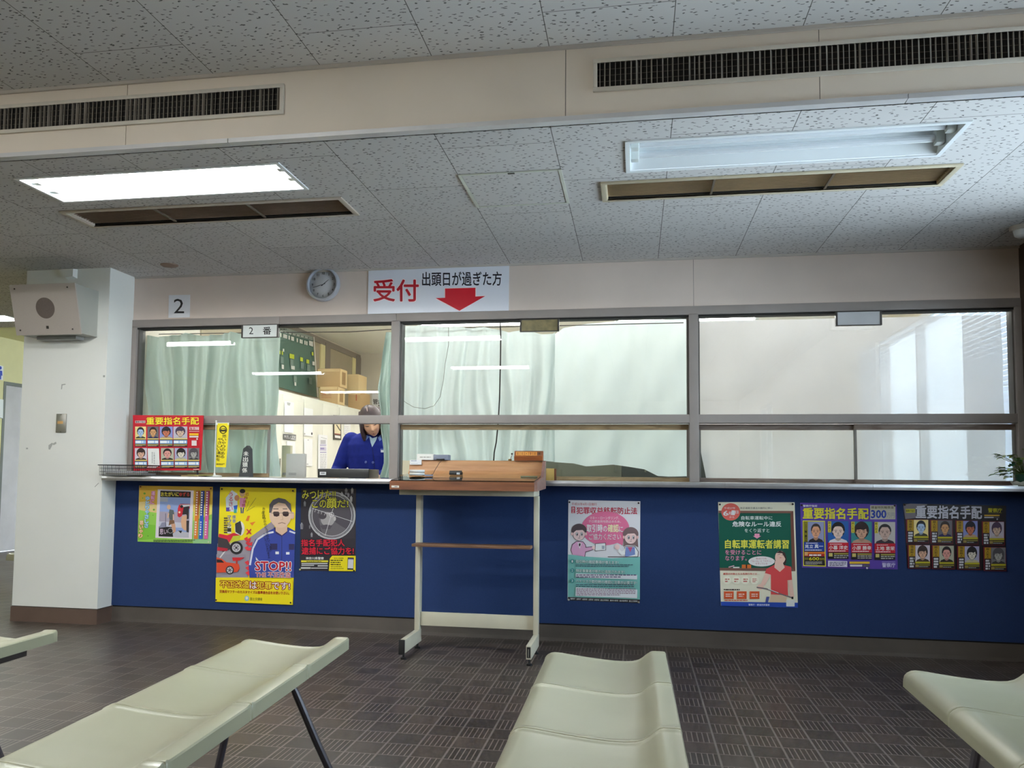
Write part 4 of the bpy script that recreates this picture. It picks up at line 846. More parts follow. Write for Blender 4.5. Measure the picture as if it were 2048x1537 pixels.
# --- 5 bicycle lesson poster
p = Print(1425, 995, 6.683, YPN)
p.poly([(80, 180), (1080, 184), (1108, 985), (98, 975)], (140, 96, 84)); p.poly([(80, 212), (1040, 214), (1062, 948), (96, 945)], (22, 92, 76)); p.poly([(1040, 214), (1080, 184), (1108, 985), (1062, 948)], (118, 74, 62))
p.ell(244, 196, 126, 116, (226, 106, 96), 30); p.text('平成27年', 155, 132, 305, 160, WHT, .006); p.text('6', 145, 182, 208, 246, WHT, .03); p.text('月', 212, 196, 252, 240, WHT, .02); p.text('1', 262, 178, 292, 238, WHT, .03); p.text('日', 304, 180, 344, 220, WHT, .02); p.text('から', 226, 252, 290, 280, WHT, .006)
p.text('改正道路交通法の施行に伴い', 370, 132, 800, 160, (60, 56, 56), .008); p.text('自転車運転中に', 385, 252, 800, 302, (232, 236, 234), .01); p.text('危険なルール違反', 268, 325, 918, 394, (236, 238, 238), .03); p.text('をくり返すと', 430, 420, 760, 470, (232, 236, 234), .01)
p.poly([(562, 488), (628, 488), (628, 518), (650, 518), (594, 554), (540, 518), (562, 518)], (240, 156, 190)); p.text('自転車運転者講習', 168, 568, 1018, 684, (238, 232, 90), .025, skew=3); p.text('を受けることに', 170, 704, 652, 768, (240, 150, 190), .015, skew=2); p.text('なります。', 170, 784, 458, 848, (240, 150, 190), .015)
p.poly([(96, 945), (1062, 948), (1108, 990), (98, 980)], (128, 90, 80)); p.line([(215, 936), (290, 916)], 14, (232, 180, 200)); p.line([(275, 940), (360, 940)], 16, (240, 240, 236)); p.rect(392, 902, 515, 950, (226, 120, 56)); p.rect(445, 902, 462, 950, (50, 30, 26))
# cyclist
p.ell(910, 830, 78, 110, (62, 44, 44), 20); p.poly([(720, 960), (830, 900), (940, 905), (1050, 930), (1062, 1105), (1000, 1110), (1010, 1320), (780, 1310), (780, 1040), (700, 1020)], (226, 82, 84)); p.poly([(836, 850), (940, 880), (965, 940), (900, 1000), (826, 940)], (246, 208, 192)); p.ell(905, 805, 70, 88, (246, 206, 190), 22); p.poly([(850, 745), (900, 712), (970, 745), (985, 850), (960, 800), (930, 750)], (70, 48, 48)); p.line([(870, 770), (905, 762)], 5, (90, 60, 56)); p.line([(925, 770), (955, 775)], 5, (90, 60, 56)); p.line([(895, 810), (920, 808)], 7, (210, 90, 90))
p.poly([(706, 1015), (778, 1035), (700, 1180), (640, 1170)], (244, 204, 188)); p.ell(640, 1200, 45, 36, (244, 204, 188), 16); p.poly([(1004, 1110), (1064, 1105), (1090, 1330), (1040, 1340)], (244, 204, 188)); p.poly([(780, 1300), (1000, 1310), (980, 1408), (760, 1404)], (226, 200, 170)); p.line([(590, 1205), (720, 1225), (880, 1285), (1080, 1350)], 16, (120, 110, 116)); p.line([(740, 1225), (880, 1280)], 8, WHT); p.poly([(720, 1330), (760, 1330), (740, 1410), (705, 1405)], (80, 90, 160)); p.rect(1055, 1330, 1080, 1362, BLK)
p.ell(655, 858, 176, 68, (240, 236, 236), 30); p.poly([(800, 845), (838, 838), (815, 870)], (240, 236, 236)); p.text('私はいつも', 580, 808, 722, 832, (190, 60, 100), .006); p.text('「ルール」と「マナー」', 522, 842, 780, 868, (190, 60, 100), .006); p.text('を守っている', 575, 876, 732, 900, (190, 60, 100), .006)
p.text('講習の対象となる危険行為とは…', 142, 1012, 625, 1038, (206, 50, 40), .016)
for k in range(4):
    x = 195 + k * 122; p.ell(x, 1110, 58, 54, (250, 246, 226), 20)
    p.dashes(x - 28, 1082, x + 30, 1140, (200, 60, 56), 2 if k < 3 else 3, .42, k + 1)
p.ell(158, 1234, 9, 9, BLK, 8); p.dashes(172, 1226, 378, 1246, (70, 60, 56), 1, .8, 8)
for x in (152, 325, 496): p.rect(x, 1258, x + 130, 1360, (220, 92, 50)); p.dashes(x + 22, 1284, x + 108, 1336, (250, 230, 216), 2, .5, x)
p.dashes(160, 1368, 480, 1388, (210, 90, 60), 1, .6, 1); p.poly([(110, 1396), (1140, 1410), (1142, 1478), (114, 1452)], (40, 76, 176)); p.text('警察庁・都道府県警察', 480, 1424, 762, 1450, (232, 236, 246), .014, skew=3); p.rect(985, 1374, 1096, 1460, (232, 232, 230))
notice('green blackboard style cycling poster with a woman in a red shirt', p, [(74, 66), (1098, 68), (1142, 1480), (112, 1452)], (240, 236, 214), ((97, 97), (1070, 92)))
# --- 6 purple wanted notice
SK = ((226, 164, 128), (236, 206, 192), (214, 166, 140), (206, 176, 164))
p = Print(1595, 995, 9.605, YPN)
p.text('警察庁指定', 105, 146, 380, 186, (236, 232, 240), .03, skew=2); p.text('重要指名手配', 105, 204, 1362, 412, (236, 226, 60), .035, skew=10, out=(70, 50, 130), ow=.02)
p.rect(1395, 155, 1880, 425, (196, 192, 176)); p.text('捜査特別報奨金', 1412, 172, 1850, 222, (90, 84, 40), .02); p.text('300', 1415, 252, 1702, 400, (40, 66, 170), .04); p.text('万円', 1715, 300, 1862, 396, (150, 150, 160), .01)
p.poly([(100, 448), (525, 455), (545, 1335), (108, 1322)], (232, 226, 60)); p.poly([(116, 464), (510, 470), (528, 1316), (124, 1306)], (40, 36, 40)); p.face(198, 470, 505, 860, (150, 156, 196), SK[0], (60, 48, 46), (44, 40, 50), 3); p.rect(124, 468, 196, 856, (150, 140, 30)); p.vtext('八王子スーパー強盗', 160, 476, 850, 40, (50, 46, 20), .02)
p.poly([(124, 862), (512, 866), (518, 1040), (128, 1035)], (30, 66, 160)); p.text('見立', 140, 912, 300, 980, WHT, .02); p.text('真一', 325, 905, 490, 980, WHT, .02); p.dashes(160, 876, 480, 892, WHT, 1, .8, 2); p.dashes(142, 1006, 490, 1026, WHT, 1, .8, 4); p.poly([(130, 1048), (520, 1050), (520, 1090), (130, 1086)], (230, 120, 40)); p.poly([(128, 1090), (520, 1092), (522, 1136), (130, 1134)], (196, 40, 40)); p.dashes(222, 1096, 505, 1130, WHT, 1, .8, 5); p.rect(135, 1052, 196, 1122, (220, 170, 110)); p.text('600', 220, 1152, 412, 1212, (236, 226, 40), .02); p.text('万円', 420, 1172, 510, 1212, (220, 210, 40), .01); p.rect(134, 1160, 210, 1206, (110, 104, 40)); p.dashes(150, 1232, 470, 1300, (190, 186, 186), 4, .5, 3)
for k, (x, nm, bg, hr, cl, st) in enumerate(((580, '小暮 洋史', (36, 96, 170), (30, 26, 28), (236, 226, 230), 0), (1028, '小原 勝幸', (60, 140, 146), (50, 34, 36), (190, 150, 130), 1), (1475, '上地 恵栄', (196, 192, 190), (44, 40, 42), (66, 56, 66), 3))):
    d = k * 8; w = 396; p.rect(x, 458 + d, x + w, 1186 + d, (36, 32, 38)); p.face(x, 460 + d, x + w, 872 + d, bg, SK[k + 1], hr, cl, st); p.rect(x, 462 + d, x + 64, 676 + d, (220, 206, 70) if k < 9 else bg); p.vtext('殺人犯人', x + 32, 466 + d, 672 + d, 44, (60, 54, 30), .02); p.rect(x, 872 + d, x + w, 1056 + d, (200, 30, 50)); p.text(nm, x + 20, 928 + d, x + w - 14, 1005 + d, WHT, .02); p.dashes(x + 40, 894 + d, x + w - 50, 910 + d, WHT, 1, .7, k); p.dashes(x + 20, 1022 + d, x + w - 30, 1042 + d, WHT, 1, .8, k + 3); p.rect(x + 18, 1072 + d, x + 90, 1138 + d, (206, 190, 110)); p.rect(x + 118, 1072 + d, x + w - 4, 1100 + d, (170, 156, 70)); p.dashes(x + 120, 1104 + d, x + w, 1178 + d, (190, 186, 180), 2, .5, k + 7)
p.poly([(582, 1218), (950, 1226), (950, 1340), (580, 1332)], (222, 218, 236)); p.dashes(608, 1236, 930, 1322, (50, 44, 70), 3, .45, 2); p.rect(992, 1236, 1380, 1278, (236, 196, 60)); p.rect(1002, 1294, 1236, 1332, (226, 222, 232)); p.rect(1250, 1298, 1380, 1336, (100, 98, 110)); p.text('警察庁', 1618, 1262, 1870, 1345, (206, 200, 236), .03); p.rect(1612, 1238, 1872, 1246, (190, 186, 226))
notice('purple wanted notice with four portrait photographs', p, [(50, 108), (1905, 140), (1925, 1388), (85, 1355)], (92, 66, 168), ((78, 152), (1862, 160), (1330, 1362, (226, 222, 232))))
# --- 7 dark red wanted notice
p = Print(1795, 995, 8.904, YPN)
p.poly([(100, 130), (240, 115), (530, 125), (520, 150), (330, 180), (330, 370), (140, 390)], (120, 112, 120)); p.poly([(145, 210), (312, 208), (312, 276), (150, 280)], (206, 200, 40)); p.text('警察庁指定', 152, 222, 306, 266, (60, 56, 20), .02); p.text('重要指名手配', 330, 150, 1500, 372, (206, 206, 220), .035, skew=12); p.text('警察庁', 1612, 195, 1862, 268, (190, 184, 30), .03, skew=3)
p.rect(1545, 312, 1818, 338, (214, 170, 60)); p.rect(1545, 350, 1712, 372, (196, 192, 200)); p.rect(1715, 350, 1815, 372, (84, 82, 86)); p.ell(1775, 392, 14, 14, (190, 190, 196), 10); p.rect(1612, 278, 1858, 284, (150, 144, 40))
FA = (((240, 220, 150), (176, 200, 232), (30, 30, 36), (60, 60, 50), 0), ((110, 106, 112), (214, 160, 110), (48, 34, 30), (40, 40, 90), 0), ((140, 150, 210), (206, 120, 90), (34, 30, 40), (190, 160, 130), 1), ((196, 190, 206), (220, 190, 170), (76, 58, 84), (196, 186, 190), 1), ((214, 204, 216), (224, 176, 150), (58, 42, 38), (70, 54, 46), 1), ((186, 186, 166), (226, 160, 150), (40, 30, 32), (44, 36, 40), 0), ((176, 174, 206), (228, 220, 206), (30, 26, 30), (200, 190, 150), 1), ((120, 118, 124), (176, 174, 172), (80, 78, 84), (60, 58, 60), 2))
NM = ('林 宏明', '宮本 雄', '宮内雄大', '李 明', '菅野 一', '大西良雄', '大坂正明', '梅山 勝')
for k in range(8):
    c, r = k % 4, k // 4; x = (150, 575, 1025, 1492)[c] + r * 22; y = (392, 402, 412, 428)[c] + r * (452, 450, 450, 456)[c]; bw = 112
    p.poly([(x, y), (x + 400, y + 6), (x + 412, y + 432), (x + 10, y + 426)], (112, 22, 40)); p.rect(x + 24, y + 12, x + 24 + bw, y + 208, (176, 140, 30)); p.vtext(('強盗殺人', '殺人犯人')[k % 2], x + 80, y + 14, y + 206, 54, (70, 54, 20), .02); p.rect(x + 24, y + 210, x + 24 + bw, y + 420, (34, 26, 32)); p.dashes(x + 40, y + 222, x + 24 + bw - 16, y + 410, (206, 206, 214), 4, .7, k)
    f = FA[k]; p.face(x + 140, y + 12, x + 396, y + 300, f[0], f[1], f[2], f[3], f[4]); p.rect(x + 138, y + 302, x + 400, y + 336, (186, 176, 40)); p.rect(x + 138, y + 338, x + 400, y + 420, (36, 28, 32)); p.rect(x + 140, y + 350, x + 200, y + 400, (150, 130, 70)); p.rect(x + 206, y + 352, x + 398, y + 370, (150, 144, 60)); p.dashes(x + 206, y + 384, x + 380, y + 400, (180, 176, 180), 1, .7, k)
notice('black and dark red wanted notice with eight portraits, rightmost on the panel', p, [(100, 112), (1935, 150), (1930, 1320), (172, 1262)], (26, 20, 26), ((125, 135),))
# --- red notice board standing on the counter
YR = 5.235
p = Print(255, 820, 10.976, YR)
p.rect(170, 240, 390, 292, (214, 196, 196)); p.text('警察庁指定', 178, 246, 384, 286, (60, 40, 44), .02); p.text('重要指名手配', 415, 165, 1565, 325, (250, 236, 60), .02, out=(150, 20, 30), ow=.03)
FB = [FA[k] for k in (0, 1, 2, 3, 4, 4, 5, 6, 7)]
for k in range(9):
    if k < 4: x0, x1, y0 = ((168, 412), (440, 692), (712, 1000), (1012, 1322))[k] + (370,); r = 0
    else: x0, x1, y0 = ((168, 440), (445, 720), (742, 1030), (1045, 1328), (1340, 1592))[k - 4] + (842,); r = 1
    if k == 5: continue
    h = 260; p.face(x0, y0, x1 - 4, y0 + h, *FB[k][:4], FB[k][4]); p.rect(x0, y0 + h, x1 - 2, y0 + h + 22, (236, 214, 120)); p.rect(x0, y0 + h + 24, x1 - 2, y0 + 440, (36, 32, 44)); p.rect(x0 + 4, y0 + 300, x1 - 6, y0 + 376, (150, 186, 230)); p.dashes(x0 + 10, y0 + 306, x1 - 10, y0 + 370, (240, 244, 250), 1, .8, k); p.rect(x0 + 6, y0 + 392, x1 - 10, y0 + 410, (206, 186, 110)); p.dashes(x0 + 10, y0 + 414, x1 - 40, y0 + 430, (170, 160, 140), 1, .7, k)
p.rect(1370, 380, 1580, 442, (236, 214, 216)); p.text('警察庁', 1378, 386, 1572, 436, (180, 60, 70), .02); p.rect(1368, 470, 1586, 480, (240, 220, 222)); p.rect(1370, 518, 1572, 568, (250, 196, 40)); p.rect(1372, 578, 1570, 610, (240, 224, 224)); p.ell(1540, 642, 18, 22, WHT, 10); p.rect(1420, 676, 1530, 790, (236, 222, 222)); p.rect(1455, 1302, 1586, 1316, (240, 220, 220))
p.k += 2; p.poly([(456, 850), (705, 850), (722, 1230), (468, 1228)], (236, 236, 232)); p.vtext('公開捜査中', 602, 925, 1205, 24, (80, 80, 82), .0); p.dashes(545, 925, 572, 1180, (150, 150, 150), 9, .5, 2); p.poly([(440, 1268), (470, 1246), (690, 1240), (640, 1276)], (226, 222, 220))
rb = notice('red wanted notice board standing at the left end of the counter', p, [(118, 118), (1668, 126), (1605, 1330), (132, 1338)], (200, 26, 44), (), name='wanted_notice_board', cat='notice board', thick=.006, group='wanted notices')
b = MB(); bz = min(v[2] for v in p.mb.v)
for xx in (-3.19, -2.83): b = MB(); b.extrude([(YR + .0061, bz + .10), (YR + .030, .9412), (YR + .026, .9412), (YR + .0061, bz + .09)], xx, xx + .012, mat('stand_wire', (70, 70, 72), .5, metal=.5)); b.build('rear_prop', rb)
# ================================================================ the writing stand
M_VEN = mat_wood('red_brown_veneer', (106, 62, 40), (136, 84, 54), 2.5, (1.5, 8, 16), .4); M_VENL = mat_wood('light_brown_veneer', (168, 118, 78), (190, 142, 98), 2.5, (1.5, 8, 14), .45)
M_CRP = mat('cream_steel_paint', (196, 190, 170), .45, var=.07, scale=6); M_PLAST = mat('black_plastic', (26, 26, 27), .4)
SX0, SX1 = -1.300, -0.502; ZB = at(950, 949.8, 4.85).z; ZT = at(950, 921.5, 4.93).z
ws = thing('writing_stand', 'tall narrow wooden writing stand on cream steel legs before the counter', 'writing stand', (-.9, 4.7, 0))
b = MB(); b.extrude([(4.50, .886), (4.50, .9325), (4.512, .9335), (4.85, ZB - .004), (4.94, ZB - .004), (4.94, .893)], SX0 + .002, SX1 - .016, M_VEN); b.build('desk_top', ws)
b = MB(); pr = [(4.851, ZB - .0035)]
for k in range(7): a = k / 6 * PI / 2; pr.append((4.853 + .055 * math.sin(a) * 1.0, ZB - .0035 + .05 * (1 - math.cos(a))))
pr += [(4.925, ZT - .003), (4.932, ZT), (4.9395, ZT), (4.9395, ZB - .0035)]
b.extrude(pr, SX0 + .002, SX1 - .016, M_VENL); b.build('back_board', ws)
b = MB(); b.extrude([(4.50, .886), (4.50, .934), (4.80, ZB - .012), (4.915, ZT), (4.945, ZT + .001), (4.945, .895)], SX1 - .0155, SX1, mat_wood('side_veneer', (124, 92, 84), (146, 112, 102), 2.5, (8, 3, 8), .45)); b.build('side_panel', ws)
sl = (ZB - .004 - .9335) / (4.85 - 4.512)
def dz(y): return .9335 + sl * (y - 4.512)
def flat(x0, x1, y0, y1, m, h0, h1): b.add([(x, y, dz(y) + h) for h in (h0, h1) for x, y in ((x0, y0), (x1, y0), (x1, y1), (x0, y1))], [(0, 1, 2, 3), (4, 5, 6, 7), (0, 1, 5, 4), (1, 2, 6, 5), (2, 3, 7, 6), (3, 0, 4, 7)], m)
b = MB(); flat(SX0 + .01, -1.07, 4.515, 4.846, mat('sheet_pale_green', (176, 192, 180), .6), .0004, .0008); flat(-1.068, -.68, 4.515, 4.846, mat('sheet_buff', (178, 164, 130), .6), .0004, .0008); flat(-.678, SX1 - .02, 4.515, 4.846, mat('sheet_olive', (140, 132, 92), .6), .0004, .0008); b.build('paper_sheet', ws)
m, nt, bb = newmat('desk_glass'); bb.inputs['Base Color'].default_value = (1, 1, 1, 1); M_DGL = mat_glass('desk_glass', (.92, .97, .94), 1.0)
b = MB(); flat(SX0 + .006, SX1 - .018, 4.508, 4.849, M_DGL, .0012, .005); b.build('glass_plate', ws)
b = MB(); q = [at(783 + a, 971.5 + c, 4.4992) for a, c in ((0, 0), (15, .4), (15, 4.5), (0, 4.1))]; b.add(q, [(0, 1, 2, 3)], ink((226, 222, 214))); b.add([v + Vector((0, -.0002, 0)) for v in [at(789 + a, 972.8 + c, 4.4992) for a, c in ((0, 0), (6, .2), (6, 2.2), (0, 2))]], [(0, 1, 2, 3)], ink((150, 146, 150))); b.build('sticker', ws, fix=False)
b = MB(); b.box(-1.272, -.530, 4.60, 4.86, .856, .8855, M_CRP, .003); b.build('under_frame', ws)
LX = ((-1.212, -1.184), (-.548, -.521))
for x0, x1 in LX:
    b = MB(); b.box(x0, x1, 4.742, 4.80, .1055, .8558, M_CRP, .003); b.build('leg', ws)
    f = MB(); f.box(x0, x1, 4.440, 4.80, .035, .1050, M_CRP, .003); f = f.build('foot', ws)
    for yy in (4.47, 4.765):
        b = MB(); b.lathe([(0, 0), (.016, 0), (.016, .008), (.006, .012), (.006, .0352), (0, .0352)], M_PLAST, ((x0 + x1) / 2, yy, 0), 14); b.build('adjuster', f)
    if x0 < -1:
        b = MB(); b.box(x0 - .002, x1 + .002, 4.425, 4.4398, .030, .107, M_PLAST, .004); b.build('end_cap', f)
    else:
        b = MB(); b.box(x0 + .004, x1 - .004, 4.4385, 4.4396, .044, .098, M_PLAST); b.box(x0 + .0105, x1 - .0125, 4.4375, 4.4384, .048, .088, mat('tube_inside', (130, 126, 116), .6)); b.build('open_end', f)
b = MB(); z0, z1 = at(950, 1256, 4.765).z, at(950, 1228.5, 4.765).z; b.box(-1.183, -.549, 4.762, 4.778, z0, z1, M_CRP, .002); b.build('cross_bar', ws)
zs = at(940, 1094, 4.64).z
b = MB(); b.box(-1.205, -.553, 4.63, 4.7415, zs - .007, zs + .008, mat_wood('shelf_veneer', (86, 58, 42), (128, 92, 66), 2.5, (1.5, 8, 14), .5), .001); b.build('shelf', ws)
# things on the stand
def onTop(px, py, Y): p = at(px, py, Y); return p
x, y = at(836, 950, 4.72).x, 4.70
t = thing('moistener_dish', 'stack of two round white dishes on the left of the writing stand', 'dish', (x, y, dz(y) + .0055)); wd = mat('white_porcelain', (226, 226, 222), .35, var=.01)
for k in range(2):
    b = MB(); z = dz(y + .043) + .0058 + k * .0165; b.lathe([(0, z), (.038, z), (.042, z + .003), (.043, z + .012), (.041, z + .0155), (0, z + .0158)], wd, (x, y, 0), 28); b.lathe([(.0434, z + .0022), (.0434, z + .0042)], mat('grey_rubber_rim', (70, 72, 76), .6), (x, y, 0), 28); b.build('dish', t)
x = at(858, 950, 4.70).x
b = MB(); b.box(x - .022, x + .02, 4.68, 4.72, dz(4.72) + .0055, dz(4.72) + .014, mat('blue_grey_case', (112, 124, 150), .4), .003)
tag(b.build('ink_pad', loc=(x, 4.70, dz(4.7))), 'small blue-grey pad tied by a cord beside the white dishes', 'ink pad')
p0 = Vector((x + .02, 4.70, dz(4.7) + .016)); p1 = Vector((at(887, 921, 4.93).x, 4.928, ZT + .004))
b = MB(); b.tube([p0 + Vector((-.012, 0, -.001)), p0 + Vector((.003, -.0, .003)), p0.lerp(p1, .3) + Vector((0, -.012, .004)), p0.lerp(p1, .7) + Vector((0, -.022, .006)), p1 + Vector((0, -.01, 0)), p1 + Vector((.004, .004, .001))], .0016, mat('brown_cord', (70, 44, 34), .7), 6)
tag(b.build('pad_cord', loc=p0), 'thin brown cord running from the blue-grey pad up over the back board', 'cord')
x = at(912, 947, 4.78).x; t = thing('date_stamp', 'small black stamp with silver marks in the middle of the writing stand', 'stamp', (x, 4.78, dz(4.78) + .0055)); z = dz(4.80) + .0056
b = MB(); b.box(x - .036, x + .036, 4.76, 4.80, z, z + .017, M_PLAST, .004); b.build('base', t)
b = MB(); b.tube([(x - .036, 4.778, z + .018), (x + .034, 4.778, z + .019)], .0065, M_PLAST, 10); b.build('barrel', t)
b = MB(); b.box(x + .008, x + .026, 4.7585, 4.7598, z + .003, z + .014, mat('silver_mark', (186, 190, 196), .4)); b.build('mark', t)
x0, x1 = at(1042, 952, 4.74).x, at(1075, 952, 4.74).x
b = MB(); b.box(x0, x1, 4.715, 4.742, dz(4.742) + .0056, dz(4.742) + .0085, mat('teal_plastic', (20, 130, 120), .4), .001)
tag(b.build('ruler', loc=(x0, 4.73, dz(4.74))), 'short teal plastic strip at the right of the writing stand', 'ruler')
# on top of the back board
def topz(px, py): return at(px, py, 4.93)
t = thing('date_block', 'wooden perpetual date block reading 11-11 on the back board', 'calendar', (at(1057, 920, 4.93).x, 4.93, ZT)); x0, x1 = at(1029, 912, 4.92).x, at(1086, 912, 4.92).x
b = MB(); b.extrude([(4.905, ZT + .0005), (4.902, ZT + .022), (4.914, ZT + .028), (4.918, ZT + .052), (4.93, ZT + .057), (4.948, ZT + .050), (4.95, ZT + .0005)], x0, x1, mat_wood('block_wood', (120, 60, 26), (150, 82, 38), 3, (3, 8, 8), .4)); b.build('holder', t)
n = 6; w = (x1 - x0 - .016) / n
for k, ch in enumerate('11-11金'):
    xa = x0 + .008 + k * w; b = MB(); q = [(xa + .0008, 4.9146, ZT + .030), (xa + w - .0008, 4.9146, ZT + .030), (xa + w - .0008, 4.9172, ZT + .0515), (xa + .0008, 4.9172, ZT + .0515)]
    q = [(a, c - .0012, d_) for a, c, d_ in q]; b.add(q + [(a, c + .001, d_) for a, c, d_ in q], [(0, 1, 2, 3), (4, 5, 6, 7), (0, 1, 5, 4), (1, 2, 6, 5), (2, 3, 7, 6), (3, 0, 4, 7)], mat_wood('cube_wood', (206, 130, 40), (224, 156, 66), 3, (6, 6, 6), .4) if k < 5 else mat('dark_cube', (120, 70, 26), .4))
    vs, fs, g = glyphs(ch, .02); h = .0145 if ch != '-' else .003; sc = h / (g[3] - g[1]); cx = xa + w / 2; cz = ZT + .0408
    b.add([(cx + (u - (g[0] + g[2]) / 2) * sc * .9, 4.9130 + ((v - (g[1] + g[3]) / 2) * sc) * .12, cz + (v - (g[1] + g[3]) / 2) * sc) for u, v in vs], fs, ink((60, 24, 10))); b.build('cube', t, fix=False)
x = at(1021, 915, 4.93).x; t = thing('figurine', 'tiny pale clip figure standing just left of the wooden date block', 'ornament', (x, 4.93, ZT))
b = MB(); b.box(x - .012, x + .006, 4.92, 4.94, ZT + .0004, ZT + .010, mat('gold_clip', (140, 104, 50), .4, metal=.4), .003); b.build('base', t)
b = MB(); b.tube([(x - .002, 4.93, ZT + .0095), (x + .003, 4.93, ZT + .024), (x + .010, 4.93, ZT + .036)], .0035, mat('pale_metal', (206, 206, 204), .3, metal=.4), 8); b.build('arm', t)
b = MB(); b.sphere((x + .008, 4.93, ZT + .039), .0055, M_PLAST, 10, 8); b.build('head', t)
t = thing('card_box', 'white-fronted blue-grey box on the left end of the back board', 'box', (at(866, 918, 4.95).x, 4.95, ZT)); x0, xm, x1 = at(834, 914, 4.92).x, at(867, 914, 4.92).x, at(899, 914, 4.95).x
z1 = at(850, 908.5, 4.92).z
b = MB(); b.box(xm + .001, x1, 4.915, 4.985, ZT + .0005, z1 - .004, mat('blue_grey_box', (122, 128, 146), .5), .003); b.build('body', t)
b = MB(); b.box(x0, xm, 4.913, 4.975, ZT + .0005, z1, mat('white_card', (232, 230, 224), .6), .001); q = Print(800, 890, 6.606, 4.9128); q.dashes(262, 152, 420, 176, (170, 166, 160), 1, .6, 3); b.add(q.mb.v, q.mb.f, ink((170, 166, 160))); b.build('white_front', t, fix=False)
b = MB(); b.box(at(873, 918, 4.91).x, at(889, 918, 4.91).x, 4.905, 4.914, ZT + .0005, ZT + .009, M_PLAST, .002); b.build('cord_clip', t)
q = Print(800, 890, 6.606, 4.9); pr_k = [(130, 200), (284, 200), (284, 264), (130, 264)]; q.dashes(146, 208, 250, 218, (130, 140, 170), 1, .8, 2); q.dashes(146, 244, 260, 254, (190, 190, 196), 1, .6, 6)
notice('small white notice card on the left of the back board', q, pr_k, (236, 236, 238), (), name='notice_card', cat='card', thick=.0012, group=None)

# ================================================================ things on the counter
M_WIRE = mat('black_wire', (42, 42, 44), .45, metal=.4)
zc = .9415
t = thing('wire_basket', 'low black wire basket at the left end of the counter by the pillar', 'basket', (-3.17, 5.04, zc)); bx0, bx1, by0, by1, bz0, bz1 = -3.330, -3.02, 4.935, 5.16, zc + .001, 1.008
b = MB(); b.tube([(bx0, by0, bz1), (bx1, by0, bz1), (bx1, by1, bz1), (bx0, by1, bz1), (bx0, by0, bz1)], .0026, M_WIRE, 8); b.build('rim', t)
b = MB()
for z in (bz0 + .002, bz0 + .024, bz0 + .045): b.tube([(bx0 + .008, by0 + .008, z), (bx1 - .008, by0 + .008, z), (bx1 - .008, by1 - .008, z), (bx0 + .008, by1 - .008, z), (bx0 + .008, by0 + .008, z)], .0012, M_WIRE, 5)
k = bx0 + .008
while k < bx1: b.tube([(k, by0 + .002, bz1), (k, by0 + .008, bz0 + .002), (k, by1 - .008, bz0 + .002), (k, by1 - .002, bz1)], .001, M_WIRE, 5); k += .0145
k = by0 + .02
while k < by1: b.tube([(bx0 + .002, k, bz1), (bx0 + .008, k, bz0 + .002), (bx1 - .008, k, bz0 + .002), (bx1 - .002, k, bz1)], .001, M_WIRE, 5); k += .0145
b.build('mesh', t)
def sheet(name, label, cx, cy, w, d, h, rot, z, rgb, rgb2=None, group=None):
    b = MB(); m = ink(rgb); c, s_ = math.cos(rot), math.sin(rot); e = [(-w / 2, -d / 2), (w / 2, -d / 2), (w / 2, d / 2), (-w / 2, d / 2)]
    q = [Vector((cx + u * c - v * s_, cy + u * s_ + v * c, z)) for u, v in e]; b.add(q + [v + Vector((0, 0, h)) for v in q], [(3, 2, 1, 0), (4, 5, 6, 7), (0, 1, 5, 4), (1, 2, 6, 5), (2, 3, 7, 6), (3, 0, 4, 7)], m)
    if rgb2:
        g = [Vector((cx + u * .6 * c - v * .5 * s_, cy + u * .6 * s_ + v * .5 * c, z + h + .0002)) for u, v in e]; b.add(g, [(0, 1, 2, 3)], ink(rgb2))
    return tag(b.build(name, loc=(cx, cy, z), fix=False), label, 'leaflet', group)
sheet('leaflet', 'grey magazine lying at the bottom of the wire basket', -3.17, 5.05, .24, .18, .012, .05, bz0 + .0045, (132, 130, 126))
sheet('leaflet', 'blue-edged pale leaflet on the magazine in the wire basket', -3.20, 5.05, .20, .15, .010, -.06, bz0 + .0185, (206, 208, 214), (50, 80, 150))
sheet('leaflet', 'dark grey leaflet beside the wire basket under the red notice board', -2.92, 5.08, .19, .14, .006, .12, zc, (74, 76, 80), (150, 150, 150))
sheet('leaflet', 'buff leaflet fanned out left of the yellow flag', -2.78, 5.10, .18, .12, .006, -.10, zc, (190, 168, 130), (206, 120, 96))
sheet('leaflet', 'olive and pink leaflet overlapping the buff one by the flag', -2.70, 5.09, .15, .11, .004, .15, zc + .0065, (168, 164, 96), (220, 170, 150))
sheet('leaflet', 'single white sheet lying in front of the black plaque', -2.44, 5.045, .13, .05, .001, .02, zc, (226, 226, 222))
# small flag
t = thing('table_flag', 'yellow vertical banner on a white table stand', 'flag', (-2.635, 5.12, zc)); wp_ = mat('white_plastic', (230, 230, 228), .4, var=.01)
px_ = at(430.5, 900, 5.12).x; zt_ = at(432, 844, 5.12).z
b = MB(); b.lathe([(0, zc), (.046, zc), (.047, zc + .004), (.040, zc + .008), (.008, zc + .011), (.006, zc + .022), (0, zc + .022)], wp_, (px_, 5.12, 0), 28); b.build('base', t)
b = MB(); b.tube([(px_, 5.12, zc + .02), (px_, 5.12, zt_)], .0035, wp_, 8); b.sphere((px_, 5.12, zt_ + .003), .006, wp_, 10, 8); b.build('pole', t)
xr = at(458.5, 846, 5.12).x; zb_ = at(440, 846.5, 5.12).z
b = MB(); b.tube([(px_ + .003, 5.12, zb_), (xr, 5.12, zb_)], .0025, wp_, 8); b.build('cross_arm', t)
